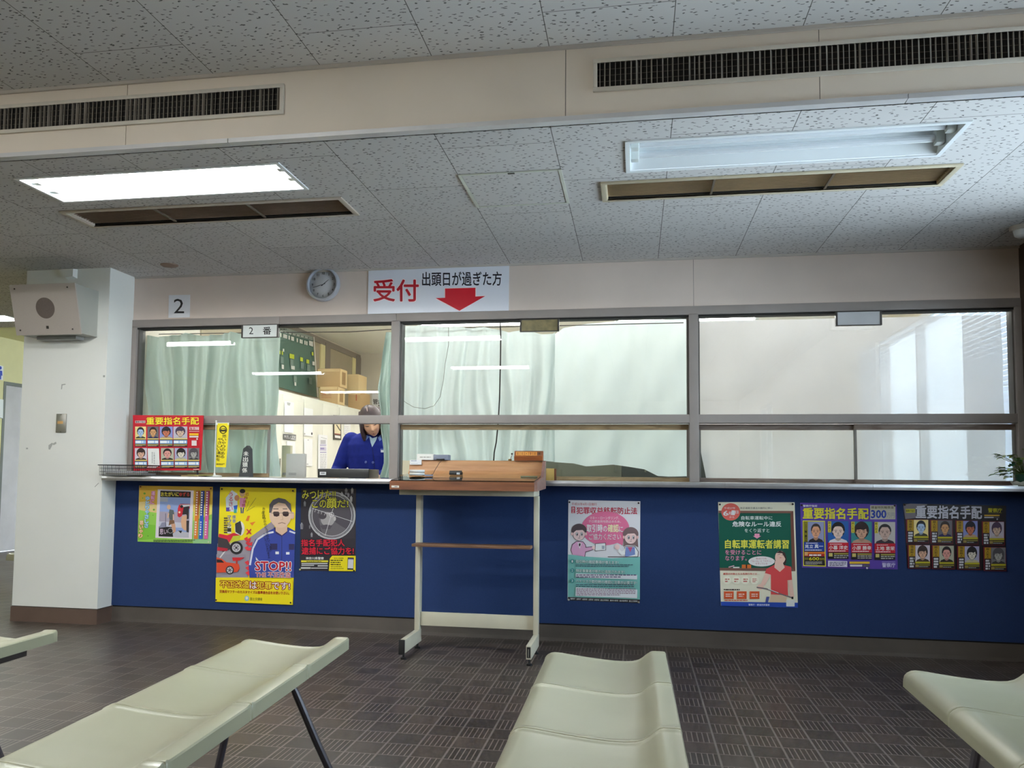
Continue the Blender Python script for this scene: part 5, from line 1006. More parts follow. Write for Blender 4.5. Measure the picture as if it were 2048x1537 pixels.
q = Print(260, 640, 4.657, 5.117); q.ring(868, 1025, 36, 9, (50, 46, 20), 24, 38); q.poly([(848, 1012), (888, 1010), (894, 1026), (894, 1042), (842, 1042), (842, 1026)], (50, 46, 20)); q.rect(852, 1016, 884, 1024, (240, 222, 40)); q.vtext('思いやりのある', 880, 1068, 1292, 40, (40, 36, 20), .014, lean=-22); q.vtext('やさしい運転を', 838, 1098, 1318, 36, (40, 36, 20), .014, lean=-18); q.dashes(806, 1338, 882, 1354, (60, 54, 20), 2, .6, 2)
k = q.k; q.k = 0; a = [q.P(*c) for c in ((812, 966), (924, 963), (908, 1180), (892, 1376), (798, 1372), (806, 1180))]; q.mb.add(a + [v + Vector((0, .0008, 0)) for v in a], [(0, 1, 2, 5), (5, 2, 3, 4), (6, 7, 8, 11), (11, 8, 9, 10), (0, 1, 7, 6), (3, 4, 10, 9)], ink((240, 220, 36))); q.mb.build('banner', t, fix=False)
for xx in (at(435, 846, 5.12).x, at(457, 846, 5.12).x):
    b = MB(); b.box(xx - .003, xx + .003, 5.1165, 5.119, zb_ - .014, zb_ + .001, wp_); b.build('banner_loop', t)
# black plaque shaped like a shogi piece
q = Print(260, 640, 4.657, 5.15); q.vtext('未出頭係', 1082, 1222, 1428, 46, (232, 232, 226), .02, lean=-16)
k = q.k; q.k = 0; a = [q.P(*c) for c in ((1090, 1172), (1113, 1204), (1121, 1462), (1012, 1456), (1054, 1202))]; z0 = zc + .0005; a[2].z = a[3].z = z0; bk_ = [v + Vector((.004, .034, 0)) for v in a]
q.mb.add(a + bk_, [(0, 1, 2, 3, 4), (9, 8, 7, 6, 5), (0, 1, 6, 5), (1, 2, 7, 6), (2, 3, 8, 7), (3, 4, 9, 8), (4, 0, 5, 9)], mat('black_slate', (52, 56, 58), .5, var=.12, scale=20))
tag(q.mb.build('plaque', loc=tuple(a[3]), fix=False), 'black pointed plaque with white brush characters beside the yellow flag', 'plaque')
# wooden block right of the stand
x0, x1 = at(1093, 945, 5.12).x, at(1109, 945, 5.12).x
b = MB(); b.box(x0, x1, 5.10, 5.14, zc, at(1100, 937.5, 5.1).z, mat_wood('yellow_wood', (196, 160, 86), (216, 182, 110), 3, (4, 4, 4), .5), .001); b.box(x1, x1 + .010, 5.10, 5.14, zc, at(1100, 938, 5.1).z, mat('brown_end', (120, 72, 44), .5))
tag(b.build('wooden_block', loc=(x0, 5.12, zc)), 'small yellow wooden block on the counter right of the writing stand', 'block')
# low black tray in the open window
t = thing('black_tray', 'low black case with a small white sticker in front of the clerk', 'case', (-1.88, 5.5, zc)); x0, x1 = at(635, 945, 5.43).x, at(738, 945, 5.43).x; zt_ = at(690, 938.5, 5.43).z
b = MB(); b.box(x0, x1, 5.43, 5.66, zc, zt_, mat('black_case', (30, 31, 32), .35), .006); b.build('body', t)
b = MB(); b.box(x0 + .01, x1 - .004, 5.4335, 5.4365, zt_ - .001, zt_ + .0012, mat('silver_edge', (180, 180, 184), .3, metal=.6)); b.build('edge_strip', t)
b = MB(); u0, u1 = at(639.5, 946, 5.429).x, at(652, 946, 5.429).x; b.box(u0, u1, 5.4288, 5.4299, at(645, 950.5, 5.43).z, at(645, 944.3, 5.43).z, ink((214, 216, 220))); b.box(u0 + .008, u1 - .008, 5.4284, 5.4287, at(645, 948, 5.43).z, at(645, 946, 5.43).z, ink((120, 122, 128))); b.build('sticker', t)
# potted plant
M_LEAF = mat('leaf_green', (74, 120, 40), .4, var=.3, scale=14); M_LEAFY = mat('leaf_yellow_green', (150, 170, 60), .4, var=.2, scale=14); M_LEAFD = mat('leaf_dark_teal', (26, 84, 66), .4, var=.2)
t = thing('potted_plant', 'leafy potted plant on a white scalloped saucer at the right end of the counter', 'plant', (2.055, 5.14, zc)); pc = Vector((2.058, 5.14, zc))
b = MB(); prof = []
vs = []; n = 40
for k in range(n):
    a = 2 * PI * k / n; w = 1 + .03 * math.cos(10 * a); vs.append((pc.x + .05 * math.cos(a), pc.y + .05 * math.sin(a), zc + .0005))
for k in range(n):
    a = 2 * PI * k / n; vs.append((pc.x + .062 * math.cos(a), pc.y + .062 * math.sin(a), zc + .022 + .004 * math.cos(10 * a)))
b.add(vs + [(pc.x, pc.y, zc + .0005), (pc.x, pc.y, zc + .008)], [(k, (k + 1) % n, n + (k + 1) % n, n + k) for k in range(n)] + [((k + 1) % n, k, 2 * n) for k in range(n)] , mat('white_saucer', (216, 220, 214), .4), True); b.build('saucer', t, fix=False)
b = MB(); b.lathe([(0, zc + .003), (.030, zc + .003), (.042, zc + .055), (.044, zc + .06), (.036, zc + .058), (0, zc + .052)], mat('dark_green_pot', (34, 78, 62), .45), tuple(Vector((pc.x, pc.y, 0))), 24); b.build('pot', t)
rnd = random.Random(12); st = MB(); lf = MB()
def leaf(p, dirv, L, w, m, droop=.3):
    d = Vector(dirv).normalized(); s_ = d.cross(Vector((0, 0, 1))); s_ = s_.normalized() if s_.length > .1 else Vector((1, 0, 0)); n_ = s_.cross(d)
    vs = []; N = 6
    for i in range(N + 1):
        u = i / N; ww = w * math.sin(PI * (u * .92 + .06)) ** .8; c = p + d * (L * u) - Vector((0, 0, droop * L * u * u)); vs += [c - s_ * ww + n_ * ww * .25, c, c + s_ * ww + n_ * ww * .25]
    fs = []
    for i in range(N): fs += [(3 * i, 3 * i + 1, 3 * i + 4, 3 * i + 3), (3 * i + 1, 3 * i + 2, 3 * i + 5, 3 * i + 4)]
    lf.add(vs, fs, m, True)
def clampx(p): p.x = min(p.x, 2.105); p.y = min(max(p.y, 4.98), 5.245); return p
for k in range(30):
    a = rnd.uniform(0, 2 * PI); r = rnd.uniform(.02, .13); h = rnd.uniform(.03, .17) - r * .35
    tip = clampx(Vector((pc.x - .015 + r * math.cos(a), pc.y - .02 + .55 * r * math.sin(a), zc + .055 + max(.0, h)))); mid = (pc + Vector((0, 0, .055)) + tip) / 2 + Vector((0, 0, .02))
    st.tube([pc + Vector((0, 0, .053)), mid, tip], .0014, mat('stem_green', (92, 120, 56), .5), 5)
    for q in range(2):
        aa = a + rnd.uniform(-1.0, 1.0); L = rnd.uniform(.032, .050)
        if tip.x + L * math.cos(aa) > 2.118: aa = PI + rnd.uniform(-.8, .8)
        if tip.y + L * math.sin(aa) > 5.262: aa = -abs(aa)
        leaf(tip, (math.cos(aa), math.sin(aa), rnd.uniform(-.1, .5)), L, L * .36, rnd.choice((M_LEAF, M_LEAF, M_LEAFY, M_LEAFD)))
for k, (x, y, z, dx) in enumerate(((1.975, 5.13, 1.005, -1), (1.985, 5.11, .985, -1), (1.965, 5.15, .99, .4), (2.0, 5.10, 1.03, -.7))):
    st.tube([pc + Vector((0, 0, .055)), (pc + Vector((x, y, z))) / 2 + Vector((0, 0, .03)), (x, y, z)], .0014, mat('stem_green', (92, 120, 56), .5), 5); leaf(Vector((x, y, z)), (dx, -.3, .1), .045, .017, M_LEAFY if k % 2 else M_LEAF)
st.build('stems', t, fix=False); lf.build('foliage', t, fix=False)

# ================================================================ curtains, cords
CG = mat_cloth('pale_green_curtain_cloth', (196, 214, 208), .48); CW = mat_cloth('pale_blue_white_curtain_cloth', (218, 230, 230), .64); CS = mat_cloth('white_gauze_sheet', (206, 208, 212), .66, clear=.16)
def drape(name, label, Y, left, right, topf, botf, m, amp, waves, seed, nu=120, nv=40, flare=0.0, cat='curtain'):
    """hanging cloth between two edges; left/right(v) give the edge x at height share v (0 top, 1 bottom)"""
    rnd = random.Random(seed); ph = [rnd.uniform(0, 6.28) for _ in range(6)]; b = MB()
    def fn(u, v):
        x = left(v) + (right(v) - left(v)) * u; zt = topf(u); zb = botf(u); z = zt + (zb - zt) * v
        k = waves * 2 * PI; uu = u + .06 * math.sin(2.2 * v + ph[0]) * (1 - u) * 1.0 + .02 * math.sin(5 * v + 9 * u + ph[4])
        y = amp * (math.sin(k * uu + ph[1]) * .5 + .32 * math.sin(k * 1.73 * uu + ph[2] + 1.5 * v) + .2 * math.sin(k * 2.9 * uu + ph[3] + 3 * v)) * (.55 + .6 * v) + .006 * math.sin(14 * v + 20 * u)
        y += flare * max(0, v - .85) * math.sin(k * uu)
        return Vector((x, Y + y, z))
    b.grid(fn, nu, nv, m); o = b.build(name, loc=(left(.5), Y, botf(.5)), fix=False)
    return tag(o, label, cat)
lerp = lambda a, b_: (lambda v: a + (b_ - a) * v)
Yc = 5.475
drape('curtain', 'pale green curtain drawn across the left half of the left window', Yc, lerp(at(291, 660, Yc).x, at(283, 940, Yc).x), (lambda v: at(556, 760, Yc).x + (.02 * max(0, v - .85) / .15)), (lambda u: 1.932 - .022 * abs(math.sin(9 * u + .4))), (lambda u: .9445), CG, .055, 7, 4)
PL = [(662, 770.5), (721, 762), (751, 757.7), (772, 754), (798, 755.3), (819, 759), (854, 759.5), (878, 763.5), (896, 766), (924, 766.5), (952, 757)]
def gl(v):
    y = 662 + v * 290
    for (y0, x0), (y1, x1) in zip(PL, PL[1:]):
        if y <= y1: return at(x0 + (x1 - x0) * (y - y0) / (y1 - y0), y, Yc).x
    return at(PL[-1][1], 952, Yc).x
drape('curtain', 'pale green curtain gathered against the mullion beside the clerk', Yc, gl, (lambda v: at(797, 800, Yc).x), (lambda u: 1.93 - .03 * (1 - u)), (lambda u: .9445), CG, .05, 2.2, 9, 40, 50)
xm = at(1110, 800, Yc).x
def bz_(pts):
    def f(u, x0=None): 
        return pts(u)
    return f
def botline(xa, xb, P_):
    def f(u):
        px = xa + (xb - xa) * u
        for (p0, q0), (p1, q1) in zip(P_, P_[1:]):
            if px <= p1: return at(px, q0 + (q1 - q0) * (px - p0) / (p1 - p0), Yc).z
        return at(px, P_[-1][1], Yc).z
    return f
BL = [(800, 921), (860, 924), (1000, 923), (1095, 923), (1120, 925), (1150, 927), (1175, 933), (1230, 929.5), (1262, 934), (1292, 939), (1318, 952.5), (1340, 954), (1380, 953)]
TL_ = [(800, 652), (868, 651), (890, 656), (918, 652), (945, 658), (968, 654), (995, 660), (1018, 664), (1042, 661), (1080, 668), (1106, 668), (1128, 652), (1168, 645), (1215, 639), (1300, 636), (1380, 632)]
drape('curtain', 'pale blue-white curtain across the left of the middle window', Yc, (lambda v: at(800, 800, Yc).x), (lambda v: xm), botline(800, 1110, TL_), botline(800, 1110, BL), CW, .045, 6, 21)
drape('curtain', 'smooth pale curtain across the right of the middle window, hem lifted off the counter', Yc + .085, (lambda v: xm - .012), (lambda v: at(1386, 800, Yc).x), botline(1110, 1386, TL_), botline(1110, 1386, BL), CW, .024, 2.2, 33)
def sheet_l(v): return at(1388 + 12 * max(0, v - .62) / .38 * 2, 850, Yc).x
drape('gauze_sheet', 'thin white sheet hung across the whole right window', Yc, sheet_l, (lambda v: 2.10), (lambda u: 1.934), (lambda u: .957), CS, .006, 2, 8, 60, 30)
b = MB(); b.tube([(-3.30, Yc + .06, 1.937), (-2.6, Yc + .06, 1.934), (-1.9, Yc + .06, 1.925), (-1.55, Yc + .06, 1.938), (-.6, Yc + .06, 1.936), (.30, Yc + .06, 1.938)], .003, mat('curtain_wire', (60, 58, 56), .4, metal=.6), 6)
tag(b.build('curtain_wire', loc=(-1.5, Yc + .06, 1.93)), 'sagging dark wire carrying the curtains at the window head', 'wire')
Yk = 5.405
b = MB(); b.tube([at(1000, 640, Yk), at(1001.5, 670, Yk), at(1001, 720, Yk), at(999, 800, Yk), at(996, 850, Yk), at(992.5, 885, Yk), at(988.5, 905, Yk), Vector((at(985, 920, Yk).x, Yk, .9425))], .0042, mat('black_cable', (36, 36, 38), .5), 8)
tag(b.build('cable', loc=at(1000, 800, Yk)), 'thick black cable hanging down behind the middle window', 'cable')
b = MB(); b.tube([at(897, 645, Yk), at(897, 690, Yk), at(890, 730, Yk), at(887, 760, Yk), at(880, 795, Yk), at(868, 812, Yk), at(850, 818, Yk), at(828, 815, Yk), at(812, 806, Yk), at(803, 798, Yk)], .0016, mat('thin_grey_cord', (110, 116, 112), .5), 6)
tag(b.build('cord', loc=at(880, 795, Yk)), 'thin cord looping down behind the left of the middle window', 'cord')
# ================================================================ inside the office
XC = -2.90; M_CAB = mat('cream_steel_cabinet', (236, 234, 220), .4, var=.02); ZCT = onx(640, 799.5, XC).z
cabs = ('nearest, half hidden by the left curtain', 'second, carrying the framed calendar', 'third, behind the clerk', 'farthest, against the back wall')
for k, w in enumerate(cabs):
    y0 = 6.33 + k * .9485; y1 = y0 + .9455; t = thing('steel_cabinet', 'cream steel office cabinet, ' + w, 'cabinet', (-3.1, (y0 + y1) / 2, 0), 'cream steel cabinets along the office wall')
    b = MB(); b.box(-3.343, XC - .018, y0, y1, .05, ZCT, M_CAB, .003); b.build('carcass', t); b = MB(); b.box(-3.33, XC - .05, y0 + .01, y1 - .01, 0, .05, mat('plinth_grey', (90, 90, 86), .6)); b.build('plinth', t)
    for q in (0, 1):
        ya = y0 + .003 + q * .472; d = MB(); d.box(XC - .0178, XC, ya, ya + .468, .07, ZCT - .03, M_CAB, .003); d = d.build('door', t)
        hy = ya + (.438 if q == 0 else .03); h = MB(); h.box(XC + .0002, XC + .006, hy - .008, hy + .008, .98, 1.09, mat('handle_grey', (150, 150, 136), .4, metal=.3), .002); h.build('handle', d)
def xprint(name, label, cat, pr, corners, rgb, group=None, thick=.002):
    m = ink(rgb); k = pr.k; pr.k = 0; a = [pr.P(*c) for c in corners]; pr.k = k; q = [v - Vector((thick, 0, 0)) for v in a]
    pr.mb.add(a + q, [(0, 1, 2, 3), (7, 6, 5, 4), (0, 4, 5, 1), (1, 5, 6, 2), (2, 6, 7, 3), (3, 7, 4, 0)], m)
    return tag(pr.mb.build(name, loc=tuple(a[3]), fix=False), label, cat, group)
XN = XC + .0085; GP = 'papers on the cabinet doors'; WP = (240, 240, 240)
def lp(): return Print(550, 840, 12.807, XN, 'X', .0001)
q = lp(); q.poly([(-10, -480), (30, -470), (25, -420), (-5, -425)], (180, 180, 176)) if False else None; q.poly([(300, -450), (400, -430), (380, -360), (320, -372)], (170, 170, 168)); xprint('notice_sheet', 'white clipboard sheet at the top left of the cabinet doors', 'paper', q, [(245, -480), (490, -440), (470, 345), (240, 315)], WP, GP)
q = lp(); q.text('やさしく応対', 238, 385, 525, 480, (240, 240, 240), .02, skew=22); q.poly([(400, 488), (530, 508), (530, 518), (400, 498)], WP); xprint('door_sign', 'small dark sign with white characters on the cabinet door', 'sign', q, [(218, 358), (540, 385), (535, 530), (216, 505)], (92, 92, 92), None)
xprint('notice_sheet', 'white sheet under the small dark sign on the cabinet door', 'paper', lp(), [(305, 540), (522, 562), (522, 870), (310, 862)], WP, GP)
q = lp(); q.ell(943, 358, 20, 34, (60, 60, 66), 14); q.ell(760, 362, 16, 28, (170, 170, 166), 12); xprint('notice_sheet', 'white sheet held by a dark magnet on the cabinet door', 'paper', q, [(748, -310), (975, -270), (965, 428), (742, 405)], WP, GP)
q = lp(); q.ell(850, 520, 22, 12, (190, 186, 184), 10); q.ell(830, 1140, 30, 22, (200, 200, 200), 10); xprint('notice_sheet', 'long blank white sheet below the one with the magnet', 'paper', q, [(745, 485), (962, 500), (955, 1195), (752, 1180)], WP, GP)
q = lp(); q.line([(1180, 450), (1250, 470), (1325, 490)], 10, (150, 150, 150)); q.rect(1165, 520, 1300, 620, (186, 186, 190)); q.rect(1150, 628, 1310, 680, (196, 192, 214)); q.rect(1150, 700, 1310, 800, (206, 202, 220)); q.rect(1160, 716, 1260, 762, (150, 140, 190)); q.rect(1152, 824, 1312, 850, (170, 164, 200)); q.dashes(1155, 870, 1310, 1250, (170, 170, 180), 9, .3, 4)
xprint('notice_sheet', 'tall printed sheet with purple headings on the cabinet door', 'paper', q, [(1112, 380), (1345, 398), (1335, 1290), (1105, 1280)], WP, GP)
q = lp(); q.poly([(1522, -100), (1675, -90), (1678, 375), (1524, 355)], (236, 224, 190)); q.line([(1575, 130), (1670, 280)], 24, (60, 54, 44)); q.poly([(1522, 345), (1676, 365), (1676, 395), (1522, 372)], (150, 70, 60)); q.poly([(1530, 395), (1676, 418), (1676, 480), (1535, 460)], (236, 236, 234)); xprint('framed_calendar', 'narrow framed picture calendar hanging on the cabinet door', 'calendar', q, [(1500, -120), (1692, -110), (1698, 522), (1502, 512)], (70, 64, 58), None, .004)
q = lp(); q.dashes(1780, 160, 1900, 340, (200, 196, 206), 4, .3, 2); q.line([(1765, 365), (1930, 385)], 10, (120, 116, 112)); xprint('notice_sheet', 'white sheet with a dark lower edge beside the clerk', 'paper', q, [(1775, -60), (1940, -40), (1935, 392), (1772, 374)], WP, GP)
# boxes on top of the cabinets
M_CARD = mat('cardboard', (200, 166, 118), .8, var=.06, scale=5); M_CARDL = mat('cardboard_pale', (224, 196, 146), .8, var=.04); M_CARDD = mat('cardboard_inside_shade', (166, 132, 88), .85)
XF = -2.925
def carton(label, pl, pc, pr, zb, zt, open_=None, mark=None, m=None):
    """carton whose front end shows from pl to pc and whose long side recedes from pc to pr"""
    y0 = onx(pc, 760, XF).y; y1 = onx(pr, 760, XF).y - .004; m = m or M_CARD; xl = at(pl, 760, y0).x
    t = thing('cardboard_box', label, 'box', ((xl + XF) / 2, (y0 + y1) / 2, zb), 'cartons on the cabinets')
    b = MB(); b.box(xl, XF, y0, y1, zb, zt, m, .004); b.build('carton', t)
    b = MB(); b.box(xl + .006, XF - .006, y0 - .0008, y0 - .0002, zt - .032, zt - .004, M_CARDL); b.build('flap', t)
    if open_: b = MB(); b.box(XF + .0002, XF + .003, y0 + .002, y1 - .002, zb + .004, zt - .004, M_CARDL); b.box(XF + .0031, XF + .0036, y0 + .05, y1 - .05, zb + .03, zt - .03, M_CARDD); b.build('open_side', t)  # flat darker panel paints the shade inside the open carton
    if mark:
        b = MB()
        for rgb, s_, p0, q0, p1, q1 in mark:
            q = Print(550, 645, 8.192, y0 - .001)
            (q.text(s_, p0, q0, p1, q1, rgb, .01, skew=6) if s_ else q.dashes(p0, q0, p1, q1, rgb, 1, .6, 2)); b.add(q.mb.v, q.mb.f, ink(rgb))
        b.build('print', t, fix=False)
z1 = onx(678, 774, XF).z; z2 = onx(680, 737, XF).z
carton('upper left cardboard box with an open side on the cabinets', 634, 680, 694, z1 + .001, z2, True)
carton('lower left cardboard box printed with a red word on the cabinets', 640, 676, 690, ZCT + .001, z1 - .0005, True, [((186, 60, 40), 'CUBE', 762, 1156, 838, 1184), ((150, 110, 80), None, 868, 1160, 940, 1184), ((170, 70, 50), None, 765, 1200, 990, 1210), ((170, 70, 50), None, 765, 1230, 990, 1240)])
z3 = onx(718, 783, XF).z; z4 = onx(718, 749, XF).z
carton('upper right pale cardboard box on the cabinets', 694.5, 717, 734, z3 + .001, z4, None, None, M_CARDL)
carton('lower right cardboard box on the cabinets, farthest from the window', 697, 722, 741, ZCT + .001, z3 - .0005, None, [((186, 90, 60), None, 1325, 1150, 1345, 1320)])
# schedule board on the wall above the cabinets
q = Print(550, 645, 8.192, -3.30, 'X', .0002); G_ = (88, 122, 112)
q.poly([(55, 82), (200, 96), (620, 240), (618, 300), (55, 150)], (150, 160, 154)); q.dashes(70, 100, 200, 130, (70, 80, 76), 1, .7, 3)
for k in range(22):
    x = 70 + k * 22; y = 128 + (x - 60) * .245; q.rect(x, y, x + 16, y + 26, (206, 210, 206) if k % 3 else (96, 110, 104))
for x in (78, 125, 148, 168, 212, 255, 278, 345, 395, 420, 470, 500): y = 168 + (x - 60) * .32; q.poly([(x, y), (x + 22, y + 6), (x + 22, y + 70), (x, y + 64)], (236, 236, 232))
q.poly([(545, 300), (610, 318), (612, 400), (548, 376)], (232, 232, 228))
for x, y, w, h in ((58, 460, 20, 60), (98, 470, 22, 60), (228, 512, 74, 74), (400, 570, 46, 64), (502, 606, 46, 64), (590, 484, 26, 56)): q.poly([(x, y), (x + w, y + w * .25), (x + w, y + h + w * .25), (x, y + h)], (206, 220, 60))
for x, y, w, h in ((115, 432, 22, 48), (250, 705, 60, 60), (95, 690, 36, 70), (600, 640, 36, 60), (305, 960, 28, 76)): q.poly([(x, y), (x + w, y + w * .25), (x + w, y + h + w * .25), (x, y + h)], (236, 236, 232))
for x, y in ((75, 560), (235, 600), (408, 650), (512, 690), (290, 870), (540, 900)): q.poly([(x, y), (x + 50, y + 14), (x + 50, y + 120), (x, y + 105)], (130, 154, 148))
q.line([(622, 240), (686, 1230)], 12, (232, 232, 228))
xprint('schedule_board', 'dark green schedule board with white and yellow tags on the office wall', 'notice board', q, [(50, 70), (620, 236), (686, 1228), (52, 1060)], G_, None, .01)
q = Print(550, 645, 8.192, 10.150); q.text('管', 1604, 1258, 1682, 1344, (30, 30, 34), .02); q.text('理', 1690, 1280, 1760, 1390, (30, 30, 34), .02)
notice('white sheet with black characters on the office back wall behind the clerk', q, [(1590, 1160), (1800, 1190), (1800, 1500), (1590, 1480)], (240, 240, 240), (), name='wall_sheet', cat='paper', group=None)
# grey and beige file boxes on the inner counter
Yb = 5.60
def filebox(label, x0, x1, zt, y0, y1, m):
    t = thing('file_box', label, 'file box', ((x0 + x1) / 2, y0, .9405)); b = MB(); b.box(x0, x1, y0, y1, .9405, zt, m, .003); b.build('body', t); b = MB(); w = (x1 - x0); b.box(x0 + w * .15, x0 + w * .55, y0 - .0012, y0 - .0002, .955, .972, mat('label_grey', (150, 150, 148), .6)); b.build('label_slot', t)
xm_ = at(580, 930, Yb).x
filebox('light grey file box standing behind the open window', at(572, 930, Yb).x, at(610, 930, Yb).x, at(590, 908, Yb).z, Yb, Yb + .03, mat('grey_file_box', (186, 186, 182), .5))
filebox('taller beige file box behind the light grey one', at(563, 930, Yb + .05).x, at(580, 930, Yb + .05).x, at(570, 891.5, Yb + .05).z, Yb + .05, Yb + .09, mat('beige_file_box', (206, 202, 172), .5))
# low grey cabinet behind the middle curtain
t = thing('filing_cabinet', 'low grey office cabinet glimpsed under the hem of the middle curtain', 'cabinet', (-.2, 6.2, 0)); xa, xb, xc_ = at(1000, 940, 6.0).x, at(1243, 940, 6.0).x, at(1420, 940, 6.0).x
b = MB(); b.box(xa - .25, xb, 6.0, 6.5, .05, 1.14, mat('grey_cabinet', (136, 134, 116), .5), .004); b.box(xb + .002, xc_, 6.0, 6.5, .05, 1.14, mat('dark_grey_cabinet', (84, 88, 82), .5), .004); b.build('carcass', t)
b = MB(); b.box(xa - .23, xc_ - .02, 6.02, 6.48, 0, .05, mat('plinth_grey', (90, 90, 86), .6)); b.build('plinth', t)
for xx in (xb - .04, xb + .16):
    b = MB(); b.box(xx - .006, xx + .006, 5.992, 5.9995, 1.0, 1.10, mat('handle_grey', (150, 150, 136), .4, metal=.3), .002); b.build('handle', t)
# venetian blind over the office's side window
t = thing('venetian_blind', 'white slatted blind at the side window seen through the gauze sheet', 'blind', (2.2, 7.3, 2.24)); M_SL = mat_cloth('white_blind_slat', (190, 196, 206), .03)
b = MB(); n = 38; zb0, zb1 = .95, 2.19
for k in range(n):
    z = zb0 + (zb1 - zb0) * (k + .5) / n; a = math.radians(72); dx, dzz = .0185 * math.cos(a), .0185 * math.sin(a)
    b.add([(2.2 - dx, 5.52, z - dzz), (2.2 + dx, 5.52, z + dzz), (2.2 + dx, 9.18, z + dzz), (2.2 - dx, 9.18, z - dzz)], [(0, 1, 2, 3)], M_SL)
b.build('slats', t, fix=False)
b = MB(); b.box(2.17, 2.23, 5.5, 9.2, 2.20, 2.24, mat('blind_rail', (220, 222, 224), .4)); b.build('head_rail', t); b = MB(); b.box(2.188, 2.212, 5.52, 9.18, .915, .935, mat('blind_rail', (220, 222, 224), .4)); b.build('bottom_rail', t)
for y in (5.75, 6.6, 7.5, 8.4): b = MB(); b.tube([(2.181, y, 2.2), (2.181, y, .935)], .0022, mat('ladder_tape', (232, 232, 232), .6), 6); b.build('ladder_cord', t)

# ================================================================ the hall beyond the pillar
q = Print(0, 480, 2.333, -7.392, 'X', .0004); q.ell(14, 595, 8, 9, (40, 70, 180), 16); q.poly([(2, 606), (24, 610), (26, 660), (18, 662), (17, 720), (4, 718)], (40, 70, 180))
bl = (40, 70, 180)
q2 = Print(0, 480, 2.333, -7.392, 'X', .0004); q2.ell(2, 598, 6, 8, bl, 16); q2.poly([(-8, 608), (10, 612), (11, 634), (6, 634), (5, 652), (-8, 650)], bl)
xprint('restroom_sign', 'white wall sign with a blue figure, cut off at the left edge', 'sign', q2, [(-30, 578), (16, 590), (14, 656), (-30, 648)], (226, 228, 232))
q = Print(0, 480, 2.333, -7.392, 'X', .0004); q.line([(-20, 826), (13, 834)], 3, (150, 150, 146)); xprint('wall_paper_notice', 'plain white notice on the cream hall wall left of the grey door', 'paper', q, [(-30, 738), (16, 746), (14, 834), (-30, 828)], (228, 230, 228))
